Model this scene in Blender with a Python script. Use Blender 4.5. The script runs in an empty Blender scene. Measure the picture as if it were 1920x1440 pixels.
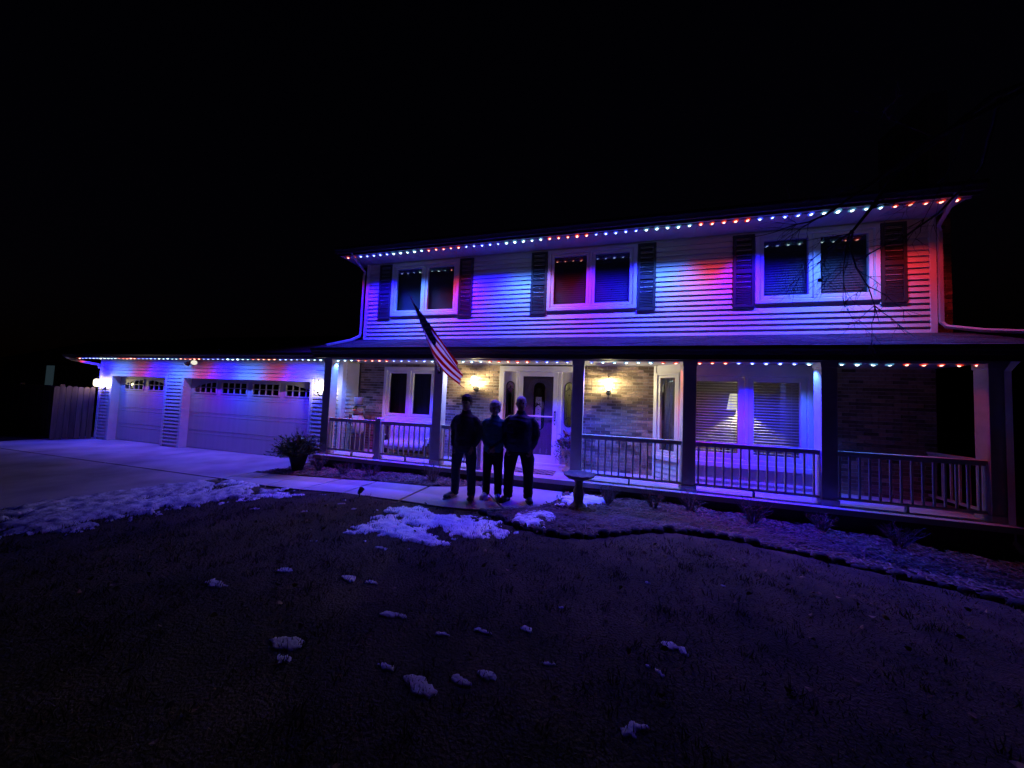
import bpy, bmesh, math, random
import numpy as np
from mathutils import Vector, Matrix, noise
random.seed(7); RS = np.random.RandomState(7)
PI = math.pi
S = bpy.context.scene
COL = S.collection

# ------------------------------------------------------------------ camera, sky, exposure
def make_camera():
    cd = bpy.data.cameras.new('camera'); cam = bpy.data.objects.new('camera', cd); COL.objects.link(cam)
    cd.sensor_width = 36.0; cd.lens = 624.1 / 1920 * 36.0; cd.clip_start = 0.05; cd.clip_end = 600
    yaw, pitch, roll = 0.2781, 0.0481, 0.0406
    cr, sr, cp, sp, cy, sy = math.cos(roll), math.sin(roll), math.cos(pitch), math.sin(pitch), math.cos(yaw), math.sin(yaw)
    def d(a, b, c):
        r = cr*a - sr*b; u = sr*a + cr*b
        fw = cp*c - sp*u; uz = sp*c + cp*u
        return Vector((cy*r - sy*fw, sy*r + cy*fw, uz))
    X, Y, Z = d(1, 0, 0), d(0, 1, 0), d(0, 0, -1)
    M = Matrix((( X.x, Y.x, Z.x, 6.4627), (X.y, Y.y, Z.y, -7.6262), (X.z, Y.z, Z.z, 1.8856), (0, 0, 0, 1)))
    cam.matrix_world = M; S.camera = cam
make_camera()
W = bpy.data.worlds.new('World'); S.world = W; W.use_nodes = True
nt = W.node_tree; bg = nt.nodes['Background']
sky = nt.nodes.new('ShaderNodeTexSky'); sky.sky_type = 'NISHITA'; sky.sun_disc = False
sky.sun_elevation = math.radians(-3.0); sky.sun_rotation = math.radians(200)
tint = nt.nodes.new('ShaderNodeMix'); tint.data_type = 'RGBA'; tint.blend_type = 'MULTIPLY'; tint.inputs[0].default_value = 1.0
nt.links.new(sky.outputs[0], tint.inputs[6]); tint.inputs[7].default_value = (.5, .4, 1.0, 1); nt.links.new(tint.outputs[2], bg.inputs[0]); bg.inputs[1].default_value = 0.016
S.view_settings.view_transform = 'Standard'; S.view_settings.look = 'None'
S.view_settings.exposure = 0.0; S.view_settings.gamma = 1.0; S.view_settings.use_curve_mapping = False
S.render.engine = 'CYCLES'
cyc = S.cycles
cyc.use_denoising = True; cyc.denoiser = 'OPENIMAGEDENOISE'; cyc.max_bounces = 6; cyc.diffuse_bounces = 3
cyc.glossy_bounces = 4; cyc.transparent_max_bounces = 12; cyc.sample_clamp_indirect = 3.0
cyc.caustics_reflective = False; cyc.caustics_refractive = False; cyc.use_light_tree = True
# colours and powers of the light strings (red, cool white, blue) and of the warm wall lanterns
LED = {'R': ((1.0, 0.035, 0.05), 0.40), 'W': ((0.060, 0.18, 1.0), 1.65), 'B': ((0.012, 0.004, 1.0), 3.9)}
LED_UP, LED_PORCH, LED_GARAGE = 34.0, 43.0, 14.0
LANTERN_W = 100.0
# (cone angle, tilt towards the wall, share of power): a narrow main beam and a wide weak spill through the lens
SPOT_UP, SPOT_PORCH, SPOT_GARAGE, SPOT_END = ((84, 16, .80), (106, 0, 1.18)), ((104, 4, 1.0),), ((106, 8, .75), (160, 20, .22)), ((72, -3, 1.0),)

# ------------------------------------------------------------------ helpers
KX = [-60, -12, -1.2, 0.2, 2.5, 7.5, 9.5, 12, 20, 60]; KZ = [-.2, -.02, .02, .10, .19, .19, .09, -.08, -.4, -1.]
def H(x, y=0): return float(np.interp(x, KX, KZ))
def inpoly(x, y, P):
    c = False; j = len(P) - 1
    for i in range(len(P)):
        xi, yi = P[i][0], P[i][1]; xj, yj = P[j][0], P[j][1]
        if (yi > y) != (yj > y) and x < (xj - xi)*(y - yi)/(yj - yi) + xi: c = not c
        j = i
    return c
class MB:
    def __init__(s): s.v = []; s.f = []; s.m = []; s.T = None; s.uv = None; s.mi = 0
    def add(s, vs, fs):
        o = len(s.v)
        if s.T is not None: vs = [tuple(s.T @ Vector(v)) for v in vs]
        s.v.extend(vs)
        for f in fs: s.f.append([i + o for i in f]); s.m.append(s.mi)
        return s
    def box(s, x0, x1, y0, y1, z0, z1):
        vs = [(x0,y0,z0),(x1,y0,z0),(x1,y1,z0),(x0,y1,z0),(x0,y0,z1),(x1,y0,z1),(x1,y1,z1),(x0,y1,z1)]
        return s.add(vs, [(0,3,2,1),(4,5,6,7),(0,1,5,4),(1,2,6,5),(2,3,7,6),(3,0,4,7)])
    def frame(s, x0, x1, z0, z1, y0, y1, w, wb=None):
        wb = w if wb is None else wb
        s.box(x0, x0+w, y0, y1, z0, z1); s.box(x1-w, x1, y0, y1, z0, z1)
        s.box(x0+w, x1-w, y0, y1, z1-w, z1); s.box(x0+w, x1-w, y0, y1, z0, z0+wb); return s
    def prism_x(s, prof, x0, x1):          # prof: (y,z) polygon extruded along x
        n = len(prof); vs = [(x0, p[0], p[1]) for p in prof] + [(x1, p[0], p[1]) for p in prof]
        fs = [tuple(range(n)), tuple(range(2*n-1, n-1, -1))] + [(i, i+n, (i+1) % n + n, (i+1) % n) for i in range(n)]
        return s.add(vs, fs)
    def prism_y(s, prof, y0, y1):          # prof: (x,z)
        n = len(prof); vs = [(p[0], y0, p[1]) for p in prof] + [(p[0], y1, p[1]) for p in prof]
        fs = [tuple(range(n)), tuple(range(2*n-1, n-1, -1))] + [(i, (i+1) % n, (i+1) % n + n, i+n) for i in range(n)]
        return s.add(vs, fs)
    def prism_z(s, prof, z0, z1):          # prof: (x,y); z0/z1 numbers or functions
        n = len(prof); g = lambda z, p: z(p[0], p[1]) if callable(z) else z
        vs = [(p[0], p[1], g(z0, p)) for p in prof] + [(p[0], p[1], g(z1, p)) for p in prof]
        fs = [tuple(range(n-1, -1, -1)), tuple(range(n, 2*n))] + [(i, (i+1) % n, (i+1) % n + n, i+n) for i in range(n)]
        return s.add(vs, fs)
    def tube(s, path, radii, n=8, sx=1.0, cap=True):
        P = [Vector(p) for p in path]
        if not hasattr(radii, '__len__'): radii = [radii]*len(P)
        vs = []; up = None
        for i, p in enumerate(P):
            t = (P[min(i+1, len(P)-1)] - P[max(i-1, 0)]).normalized()
            if up is None: up = Vector((0, 0, 1)) if abs(t.z) < .9 else Vector((0, 1, 0))
            a = t.cross(up).normalized(); b = a.cross(t).normalized(); up = b
            for k in range(n):
                an = 2*PI*k/n; vs.append(tuple(p + (a*math.cos(an)*sx + b*math.sin(an))*radii[i]))
        fs = []
        for i in range(len(P)-1):
            for k in range(n): fs.append((i*n+k, i*n+(k+1) % n, (i+1)*n+(k+1) % n, (i+1)*n+k))
        if cap: fs.append(tuple(range(n-1, -1, -1))); fs.append(tuple(range((len(P)-1)*n, len(P)*n)))
        return s.add(vs, fs)
    def lathe(s, prof, c=(0, 0, 0), n=16, sx=1.0, sy=1.0):   # prof: (r,z)
        vs = []
        for r, z in prof:
            for k in range(n): vs.append((c[0]+r*sx*math.cos(2*PI*k/n), c[1]+r*sy*math.sin(2*PI*k/n), c[2]+z))
        fs = []
        for i in range(len(prof)-1):
            for k in range(n): fs.append((i*n+k, i*n+(k+1) % n, (i+1)*n+(k+1) % n, (i+1)*n+k))
        fs.append(tuple(range(n-1, -1, -1))); fs.append(tuple(range((len(prof)-1)*n, len(prof)*n)))
        return s.add(vs, fs)
    def ball(s, c, r, n=12, sx=1, sy=1, sz=1):
        return s.lathe([(max(1e-4, r*math.sin(PI*i/8)), -r*sz*math.cos(PI*i/8)) for i in range(9)], c, n, sx, sy)
    def mesh(s, name, mats, smooth=False):
        me = bpy.data.meshes.new(name); me.from_pydata(s.v, [], s.f)
        for m in (mats if isinstance(mats, (list, tuple)) else [mats]): me.materials.append(m)
        if any(s.m): me.polygons.foreach_set('material_index', s.m)
        if smooth: me.polygons.foreach_set('use_smooth', [True]*len(s.f))
        me.update(); return me
    def build(s, name, mats, parent=None, smooth=False, loc=None, bevel=0):
        return link(name, s.mesh(name, mats, smooth), parent, loc, bevel)
def link(name, me, parent=None, loc=None, bevel=0):
    o = bpy.data.objects.new(name, me); COL.objects.link(o)
    if parent is not None: o.parent = parent
    if loc is not None: o.location = loc
    if bevel:
        b = o.modifiers.new('bevel', 'BEVEL'); b.width = bevel; b.segments = 2; b.limit_method = 'ANGLE'
    return o
def thing(name, label, cat, loc=(0, 0, 0), rz=0, group=None):
    o = bpy.data.objects.new(name, None); COL.objects.link(o); o.empty_display_size = .1
    o.location = loc; o.rotation_euler = (0, 0, rz); tag(o, label, cat, group); return o
def tag(o, label=None, cat=None, group=None, kind=None):
    if label: o['label'] = label
    if cat: o['category'] = cat
    if group: o['group'] = group
    if kind: o['kind'] = kind
    return o
def structure(o): o['kind'] = 'structure'; return o
def stuff(o): o['kind'] = 'stuff'; return o
def copy_tree(o, parent=None):
    c = o.copy(); COL.objects.link(c); c.parent = parent
    for ch in list(o.children): copy_tree(ch, c)
    return c
def bounds_holes(x0, x1, z0, z1, holes):     # rectangle minus rectangles -> list of rectangles
    xs = sorted({x0, x1, *[max(x0, min(x1, h[i])) for h in holes for i in (0, 1)]})
    zs = sorted({z0, z1, *[max(z0, min(z1, h[i])) for h in holes for i in (2, 3)]})
    out = []
    for i in range(len(xs)-1):
        for j in range(len(zs)-1):
            cx, cz = (xs[i]+xs[i+1])/2, (zs[j]+zs[j+1])/2
            if not any(h[0] < cx < h[1] and h[2] < cz < h[3] for h in holes): out.append((xs[i], xs[i+1], zs[j], zs[j+1]))
    return out

# ------------------------------------------------------------------ materials
def principled(name):
    m = bpy.data.materials.new(name); m.use_nodes = True
    return m, m.node_tree, m.node_tree.nodes['Principled BSDF']
def mat(name, c, rough=.6, var=.15, scale=6.0, bump=0.0, bscale=60.0, spec=.3, stretch=(1, 1, 1), metal=0.0, c2=None, rand=0.0, detail=5):
    m, t, b = principled(name)
    N, L = t.nodes, t.links
    geo = N.new('ShaderNodeNewGeometry'); mp = N.new('ShaderNodeMapping'); mp.inputs['Scale'].default_value = stretch
    L.new(geo.outputs['Position'], mp.inputs['Vector'])
    nz = N.new('ShaderNodeTexNoise'); nz.inputs['Scale'].default_value = scale; nz.inputs['Detail'].default_value = detail
    L.new(mp.outputs[0], nz.inputs['Vector'])
    mix = N.new('ShaderNodeMix'); mix.data_type = 'RGBA'
    lo = c2 if c2 else tuple(x*(1-var) for x in c); hi = c if c2 else tuple(min(1, x*(1+var)) for x in c)
    mix.inputs[6].default_value = (*lo, 1); mix.inputs[7].default_value = (*hi, 1)
    rmp = N.new('ShaderNodeMapRange'); rmp.inputs[1].default_value = .3; rmp.inputs[2].default_value = .7
    L.new(nz.outputs[0], rmp.inputs[0]); L.new(rmp.outputs[0], mix.inputs[0])
    out = mix.outputs[2]
    if rand:
        oi = N.new('ShaderNodeObjectInfo'); isl = geo.outputs['Random Per Island']
        ad = N.new('ShaderNodeMath'); ad.operation = 'ADD'; L.new(oi.outputs['Random'], ad.inputs[0]); L.new(isl, ad.inputs[1])
        fr = N.new('ShaderNodeMath'); fr.operation = 'FRACT'; L.new(ad.outputs[0], fr.inputs[0])
        mr = N.new('ShaderNodeMapRange'); mr.inputs[3].default_value = 1-rand; mr.inputs[4].default_value = 1+rand
        L.new(fr.outputs[0], mr.inputs[0])
        ml = N.new('ShaderNodeVectorMath'); ml.operation = 'SCALE'; L.new(out, ml.inputs[0]); L.new(mr.outputs[0], ml.inputs['Scale']); out = ml.outputs[0]
    L.new(out, b.inputs['Base Color'])
    b.inputs['Roughness'].default_value = rough; b.inputs['Metallic'].default_value = metal
    b.inputs['Specular IOR Level'].default_value = spec
    if bump:
        n2 = N.new('ShaderNodeTexNoise'); n2.inputs['Scale'].default_value = bscale; n2.inputs['Detail'].default_value = 6
        L.new(mp.outputs[0], n2.inputs['Vector'])
        bp = N.new('ShaderNodeBump'); bp.inputs['Strength'].default_value = bump; bp.inputs['Distance'].default_value = .02
        L.new(n2.outputs[0], bp.inputs['Height']); L.new(bp.outputs[0], b.inputs['Normal'])
    return m
def emit(name, c, s, transp=0.0):
    m = bpy.data.materials.new(name); m.use_nodes = True; t = m.node_tree; t.nodes.clear()
    e = t.nodes.new('ShaderNodeEmission'); e.inputs[0].default_value = (*c, 1); e.inputs[1].default_value = s
    o = t.nodes.new('ShaderNodeOutputMaterial')
    if transp:
        tr = t.nodes.new('ShaderNodeBsdfTransparent'); mx = t.nodes.new('ShaderNodeMixShader'); mx.inputs[0].default_value = transp
        t.links.new(e.outputs[0], mx.inputs[1]); t.links.new(tr.outputs[0], mx.inputs[2]); t.links.new(mx.outputs[0], o.inputs[0])
    else: t.links.new(e.outputs[0], o.inputs[0])
    return m
def glassmat(name, tint=(.9, .92, .92), rough=0.0, extra=0.0):
    m = bpy.data.materials.new(name); m.use_nodes = True; t = m.node_tree; t.nodes.clear(); N, L = t.nodes, t.links
    geo = N.new('ShaderNodeNewGeometry'); d = N.new('ShaderNodeVectorMath'); d.operation = 'DOT_PRODUCT'
    L.new(geo.outputs['Normal'], d.inputs[0]); L.new(geo.outputs['Incoming'], d.inputs[1])
    a = N.new('ShaderNodeMath'); a.operation = 'ABSOLUTE'; L.new(d.outputs['Value'], a.inputs[0])
    i = N.new('ShaderNodeMath'); i.operation = 'SUBTRACT'; i.inputs[0].default_value = 1; L.new(a.outputs[0], i.inputs[1])
    p = N.new('ShaderNodeMath'); p.operation = 'POWER'; p.inputs[1].default_value = 5; L.new(i.outputs[0], p.inputs[0])
    q = N.new('ShaderNodeMath'); q.operation = 'MULTIPLY_ADD'; q.inputs[1].default_value = .95; q.inputs[2].default_value = .05 + extra; L.new(p.outputs[0], q.inputs[0])
    tr = N.new('ShaderNodeBsdfTransparent'); tr.inputs[0].default_value = (*tint, 1)
    gl = N.new('ShaderNodeBsdfGlossy'); gl.inputs['Roughness'].default_value = rough
    mx = N.new('ShaderNodeMixShader'); L.new(q.outputs[0], mx.inputs[0]); L.new(tr.outputs[0], mx.inputs[1]); L.new(gl.outputs[0], mx.inputs[2])
    o = N.new('ShaderNodeOutputMaterial'); L.new(mx.outputs[0], o.inputs[0]); return m
M = {}
M['siding'] = mat('vinyl_siding', (.60, .58, .54), .45, .06, 3, .05, 220, stretch=(.3, 1, 1))
M['trim'] = mat('white_trim', (.72, .71, .69), .4, .05, 5)
M['taupe'] = mat('taupe_paint', (.48, .46, .44), .55, .10, 7, .05, 150)
M['rail'] = mat('cream_rail_paint', (.50, .48, .44), .5, .10, 9)
M['shutter'] = mat('dark_shutter', (.042, .037, .037), .5, .15, 8)
M['soffit'] = mat('soffit_panel', (.45, .44, .41), .5, .08, 5)
M['gutter'] = mat('gutter_paint', (.06, .054, .05), .45, .12, 6)
M['downspout'] = mat('downspout_paint', (.42, .40, .38), .45, .08, 6)
M['shingle'] = mat('asphalt_shingle', (.085, .08, .08), .9, .35, 40, .5, 180, rand=.18)
M['brick'] = mat('brick', (.27, .195, .14), .85, .25, 25, .4, 160, rand=.62)
M['mortar'] = mat('mortar', (.50, .47, .42), .9, .15, 20, .4, 200)
M['garage_door'] = mat('garage_door', (.50, .48, .46), .5, .06, 4, .12, 60, stretch=(3, 3, .25))
M['concrete'] = mat('concrete', (.40, .38, .36), .85, .30, 1.1, .25, 130, detail=9)
M['porch_concrete'] = mat('porch_concrete', (.44, .42, .40), .8, .12, 2.5, .2, 130)
M['skirt'] = mat('dark_skirting', (.055, .05, .048), .8, .2, 8, .2, 90)
M['lawn'] = mat('dormant_lawn', (.085, .066, .040), .95, .3, 2.4, 1.0, 55, c2=(.030, .028, .018), detail=10)
M['grass'] = mat('dry_grass', (.10, .08, .048), .9, .3, 1.2, rand=.35, c2=(.055, .05, .028))
M['mulch'] = mat('mulch', (.085, .062, .045), .95, .35, 14, .9, 70, detail=8)
M['chip'] = mat('mulch_chip', (.16, .12, .085), .9, .3, 30, rand=.55)
M['straw'] = mat('dry_straw', (.26, .21, .15), .8, .2, 20, rand=.4)
M['leaf'] = mat('fallen_leaf', (.22, .15, .08), .8, .3, 30, rand=.4)
M['snow'] = mat('snow', (.80, .81, .83), .7, .05, 9, .5, 45)
M['oldsnow'] = mat('old_snow', (.62, .63, .66), .75, .10, 5, .7, 30, c2=(.33, .33, .35), detail=9)
M['edging'] = mat('edging_stone', (.035, .032, .033), .8, .3, 18, .5, 60)
M['stone'] = mat('birdbath_stone', (.17, .16, .155), .85, .25, 12, .6, 60)
M['blackmetal'] = mat('black_metal', (.03, .03, .03), .45, .15, 10)
M['chrome'] = mat('chrome', (.7, .7, .7), .2, .03, 5, metal=1)
M['darkwood'] = mat('dark_wood', (.05, .036, .028), .6, .25, 12, stretch=(1, 1, .2))
M['fence'] = mat('cedar_fence', (.14, .09, .06), .85, .3, 7, .3, 60, stretch=(3, 3, .2), rand=.2)
M['bark'] = mat('bark', (.075, .06, .05), .9, .3, 14, .6, 50)
M['twig'] = mat('twig', (.13, .09, .075), .8, .3, 20, rand=.3)
M['evergreen'] = mat('evergreen', (.045, .065, .035), .6, .3, 12, rand=.35)
M['magnolia'] = mat('magnolia_leaf', (.06, .055, .03), .4, .3, 20, rand=.3)
M['redleaf'] = mat('red_leaf', (.16, .03, .03), .5, .3, 20, rand=.3)
M['pot'] = mat('dark_pot', (.014, .013, .013), .6, .2, 10)
M['urn'] = mat('pale_urn', (.45, .40, .38), .6, .12, 10)
M['blind'] = mat('blind_slat', (.55, .53, .50), .5, .05, 5)
M['darkblind'] = mat('dark_blind_slat', (.10, .10, .10), .5, .05, 5)
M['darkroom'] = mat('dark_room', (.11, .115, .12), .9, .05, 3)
M['room'] = mat('room_wall', (.34, .31, .27), .8, .05, 3)
M['curtain'] = mat('curtain', (.20, .20, .20), .9, .25, 5, stretch=(9, 9, .1))
M['frontdoor'] = mat('front_door_paint', (.27, .23, .24), .45, .05, 6)
M['sidelight'] = mat('sidelight_panel', (.38, .35, .35), .5, .05, 6)
M['came'] = mat('lead_came', (.02, .02, .02), .5, .1, 10)
M['plank'] = mat('white_plank', (.70, .68, .65), .7, .1, 12, stretch=(5, 1, 1))
M['black'] = mat('black_paint', (.02, .02, .022), .6, .1, 10)
M['snowman'] = mat('snowman_white', (.36, .36, .37), .8, .06, 14, .2, 60)
M['hatgrey'] = mat('grey_felt', (.13, .13, .15), .85, .15, 20)
M['orange'] = mat('carrot', (.55, .16, .03), .6, .1, 10)
M['scarf'] = mat('scarf_cloth', (.10, .04, .05), .9, .3, 30)
M['skin'] = mat('skin', (.36, .22, .16), .55, .08, 20)
M['brownknit'] = mat('brown_knit', (.065, .048, .042), .95, .2, 25, .4, 160)
M['teal'] = mat('teal_fleece', (.04, .16, .18), .9, .15, 18, .2, 120)
M['navy'] = mat('navy_shell', (.02, .022, .06), .6, .15, 14, .2, 60)
M['jeans'] = mat('dark_jeans', (.03, .036, .07), .9, .25, 20, .2, 120)
M['blacktrouser'] = mat('black_trousers', (.014, .014, .016), .85, .2, 20)
M['shoegrey'] = mat('grey_shoe', (.10, .09, .09), .7, .15, 14)
M['shoewhite'] = mat('white_shoe', (.62, .61, .60), .6, .08, 14)
M['shoedark'] = mat('dark_shoe', (.03, .025, .022), .5, .1, 14)
M['hairdark'] = mat('dark_hair', (.035, .024, .018), .6, .3, 60)
M['hairblonde'] = mat('blonde_hair', (.62, .54, .44), .6, .25, 60)
M['hairgrey'] = mat('grey_hair', (.58, .57, .57), .6, .2, 60)
M['glass'] = glassmat('window_glass', (.88, .9, .9), 0, .03)
M['darkglass'] = glassmat('tinted_pane', (.55, .6, .6), .02, .02)
M['pole'] = mat('pole_metal', (.35, .34, .33), .4, .1, 8, metal=.6)
M['paleroof'] = mat('neighbour_roof', (.05, .05, .05), .9, .2, 5)
M['neighbour'] = mat('neighbour_siding', (.12, .12, .12), .8, .1, 2)
M['eye'] = mat('eye', (.05, .04, .04), .2, .05, 10)
M['rubber'] = mat('rubber', (.02, .02, .02), .8, .1, 10)
WARM = (1.0, .84, .42)
M['lantern_glass'] = emit('lantern_glass', (1.0, .92, .62), 4.0, .45)
M['lampshade'] = emit('lampshade', (1.0, .93, .62), 1.1)
M['floodlens'] = emit('flood_lens', (1.0, .97, .78), .9)
M['farwindow'] = emit('neighbour_window_glow', (.35, .62, .8), .035)
CORE = {'R': emit('led_core_red', (1, .42, .30), 5.0), 'W': emit('led_core_white', (.72, .95, 1), 5.0), 'B': emit('led_core_blue', (.42, .55, 1), 4.0)}
HALO = {'R': emit('led_glare_red', (1, .05, .03), .75), 'W': emit('led_glare_white', (.10, .32, .55), .85), 'B': emit('led_glare_blue', (.05, .08, 1), 1.1)}  # glowing outer ring imitates the coloured glare around each bulb

# ------------------------------------------------------------------ ground polygons
def arc(cx, cy, r, a0, a1, n): return [(cx + r*math.cos(math.radians(a0 + (a1-a0)*i/n)), cy + r*math.sin(math.radians(a0 + (a1-a0)*i/n))) for i in range(n+1)]
EDGE = [(4.74,-2.88),(5.08,-3.05),(5.4,-3.23),(5.7,-3.3),(6.01,-3.32),(6.27,-3.24),(6.59,-3.04),(6.94,-2.77),(7.3,-2.59),(7.64,-2.51),(7.97,-2.49),(8.27,-2.49),(8.54,-2.55),(8.81,-2.58),(9.12,-2.61),(9.39,-2.67),(9.65,-2.70),(9.93,-2.73),(10.15,-2.79),(10.33,-2.85),(10.6,-2.93),(11.2,-3.1),(12.2,-3.4),(13.2,-3.6)]
PADARC = [(5.72,-1.45),(5.70,-1.75),(5.62,-2.02),(5.50,-2.25),(5.32,-2.45),(5.10,-2.60),(4.80,-2.75),(4.45,-2.86),(4.05,-2.90)]
MULCH_R = [(5.76,-1.16),(5.76,-1.45),(5.74,-1.76),(5.66,-2.04),(5.53,-2.28),(5.35,-2.48),(5.12,-2.64),(4.82,-2.79)] + EDGE + [(13.2,-1.16)]
WALK_F = [(-1.05,-2.60),(-.34,-2.74),(.45,-2.86),(1.3,-2.90),(2.2,-2.88),(3.3,-2.88)]
WALK_R = [(-1.05,-1.98),(-.5,-2.02),(.35,-2.07),(1.4,-2.06),(2.2,-2.02),(3.3,-1.96)]
MULCH_L = [(-1.05,-1.96),(-.5,-1.99),(.35,-2.04),(1.4,-2.03),(2.2,-1.99),(3.3,-1.93),(3.75,-1.75),(4.15,-1.50),(4.2,-1.16),(-.35,-1.16),(-.62,-1.45)]
PAD = [(3.32,-1.96),(3.78,-1.78),(4.18,-1.52),(4.22,-1.28),(5.72,-1.28)] + PADARC + [(3.32,-2.88)]
DRIVE = [(-11.2,-.34),(-.95,-.34),(-.95,-1.2),(-.62,-1.45),(-1.07,-1.96),(-1.07,-2.6),(-1.3,-3.2),(-1.7,-4.2),(-1.9,-6),(-2.0,-16),(-11.4,-16)]
HARD = [DRIVE, [*WALK_F, *WALK_R[::-1]], PAD, MULCH_L, MULCH_R]
def hard(x, y): return any(inpoly(x, y, P) for P in HARD)

def lawn_z(x, y):
    z = H(x, y) + .018*noise.noise(Vector((x*.9, y*.9, 3))) + .008*noise.noise(Vector((x*4, y*4, 7)))
    if hard(x, y) or y > -1.2 and -11.2 < x < 12.2: z = H(x, y) - .06
    return z
def build_ground():
    xs = list(np.arange(-6, 14.01, .10)); ys = list(np.arange(-9, -.99, .10))
    xs = [-90, -60, -40, -28, -20, -15, -12, -10, -8.5, -7] + xs + [15, 16.5, 19, 23, 30, 45, 70, 90]
    ys = [-90, -60, -40, -28, -20, -15, -12, -10] + ys + [0.5, 3, 6, 10, 16, 26, 40, 65, 90]
    v = [(x, y, lawn_z(x, y)) for y in ys for x in xs]; nx = len(xs)
    f = [(j*nx+i, j*nx+i+1, (j+1)*nx+i+1, (j+1)*nx+i) for j in range(len(ys)-1) for i in range(nx-1)]
    b = MB(); b.add(v, f); structure(b.build('lawn', M['lawn'], smooth=True))
    # driveway: concrete slabs with open joints
    d = structure(thing('driveway', None, None))
    g = .016
    def slab(poly, parent, off=.022, th=.14, m='concrete'):
        b = MB(); b.prism_z(poly, lambda x, y: H(x)-th, lambda x, y: H(x)+off); b.build('concrete_slab', M[m], parent, bevel=.006)
    xsp = [-11.2, -7.9, -4.85, -1.07]; ysp = [-.34, -2.62, -5.6, -8.8, -12.2, -16]
    for i in range(3):
        for j in range(5):
            x0, x1, y1, y0 = xsp[i]+g, xsp[i+1]-g, ysp[j]-g, ysp[j+1]+g
            if i < 2: slab([(x0,y0),(x1,y0),(x1,y1),(x0,y1)], d)
            else:
                ex = {0: [(-1.08,-2.6),(-1.08,-1.96),(-.64,-1.46),(-.95,-1.2),(-.95,-.35)], 1: [(-1.85,-5.58),(-1.7,-4.2),(-1.3,-3.2),(-1.1,-2.64)]}.get(j, [(-1.98, y0), (-1.9, y1)])
                slab([(x0, y0)] + ex + [(x0, y1)], d)
    w = structure(thing('walkway', None, None))
    for i in range(5):
        slab([(WALK_F[i][0]+g, WALK_F[i][1]), (WALK_F[i+1][0]-g, WALK_F[i+1][1]), (WALK_R[i+1][0]-g, WALK_R[i+1][1]), (WALK_R[i][0]+g, WALK_R[i][1])], w)
    # entry pad cut by a diagonal joint
    slab([(3.32+g,-1.96),(3.78,-1.78),(4.16,-1.53),(4.98,-2.66),(4.80,-2.75),(4.45,-2.86),(4.05,-2.90),(3.32+g,-2.88)], w)
    slab([(4.19,-1.51),(4.22,-1.28),(5.72,-1.28),(5.72,-1.45),(5.70,-1.75),(5.62,-2.02),(5.50,-2.25),(5.32,-2.45),(5.10,-2.60),(5.01,-2.645)], w)
    for nm, P, amp in (('mulch_bed', MULCH_L, .03), ('mulch_bed', MULCH_R, .045)):
        x0, x1 = min(p[0] for p in P), max(p[0] for p in P); y0, y1 = min(p[1] for p in P), max(p[1] for p in P)
        st = .06; vs = {}; V = []; F = []
        def vid(i, j):
            if (i, j) not in vs:
                x, y = x0+i*st, y0+j*st
                e = .6 + .4*min(1, max(0, (y-y0)/.3))
                vs[(i, j)] = len(V); V.append((x, y, H(x)+.022*e+amp*noise.noise(Vector((x*3.5, y*3.5, 1)))+.012*noise.noise(Vector((x*17, y*17, 5)))))
            return vs[(i, j)]
        for i in range(int((x1-x0)/st)):
            for j in range(int((y1-y0)/st)+1):
                if inpoly(x0+(i+.5)*st, y0+(j+.5)*st, P): F.append((vid(i, j), vid(i+1, j), vid(i+1, j+1), vid(i, j+1)))
        b = MB(); b.add(V, F); structure(b.build(nm, M['mulch'], smooth=False))
build_ground()

# ================================================================== HOUSE
house = thing('house', 'two-storey house with pale siding, brick porch wall, dark shutters and attached garage', 'house')
CL = .1075
def clap_mesh_piece(b, xa, xb, z0, y0, hgt=CL):
    b.prism_x([(y0, z0), (y0-.031, z0), (y0-.006, z0+hgt+.004), (y0, z0+hgt+.004)], xa, xb)
def clapboards(parent, x0, x1, z0, z1, holes, y0, T=None):
    z = z0
    while z < z1 - .01:
        hgt = min(CL, z1 - z)
        cuts = [(h[0], h[1]) for h in holes if h[2] < z + hgt - .004 and h[3] > z + .004]
        cuts.sort(); a = x0; segs = []
        for c in cuts:
            if c[0] > a + .01: segs.append((a, c[0]))
            a = max(a, c[1])
        if a < x1 - .01: segs.append((a, x1))
        for s in segs:
            b = MB(); b.T = T; clap_mesh_piece(b, s[0], s[1], z, y0, hgt); b.build('clapboard', M['siding'], parent)
        z += CL
def backing(name, x0, x1, z0, z1, holes, y0, y1, m, parent=house, T=None):
    b = MB(); b.T = T
    for r in bounds_holes(x0, x1, z0, z1, holes): b.box(r[0], r[1], y0, y1, r[2], r[3])
    return b.build(name, m, parent)
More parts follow.
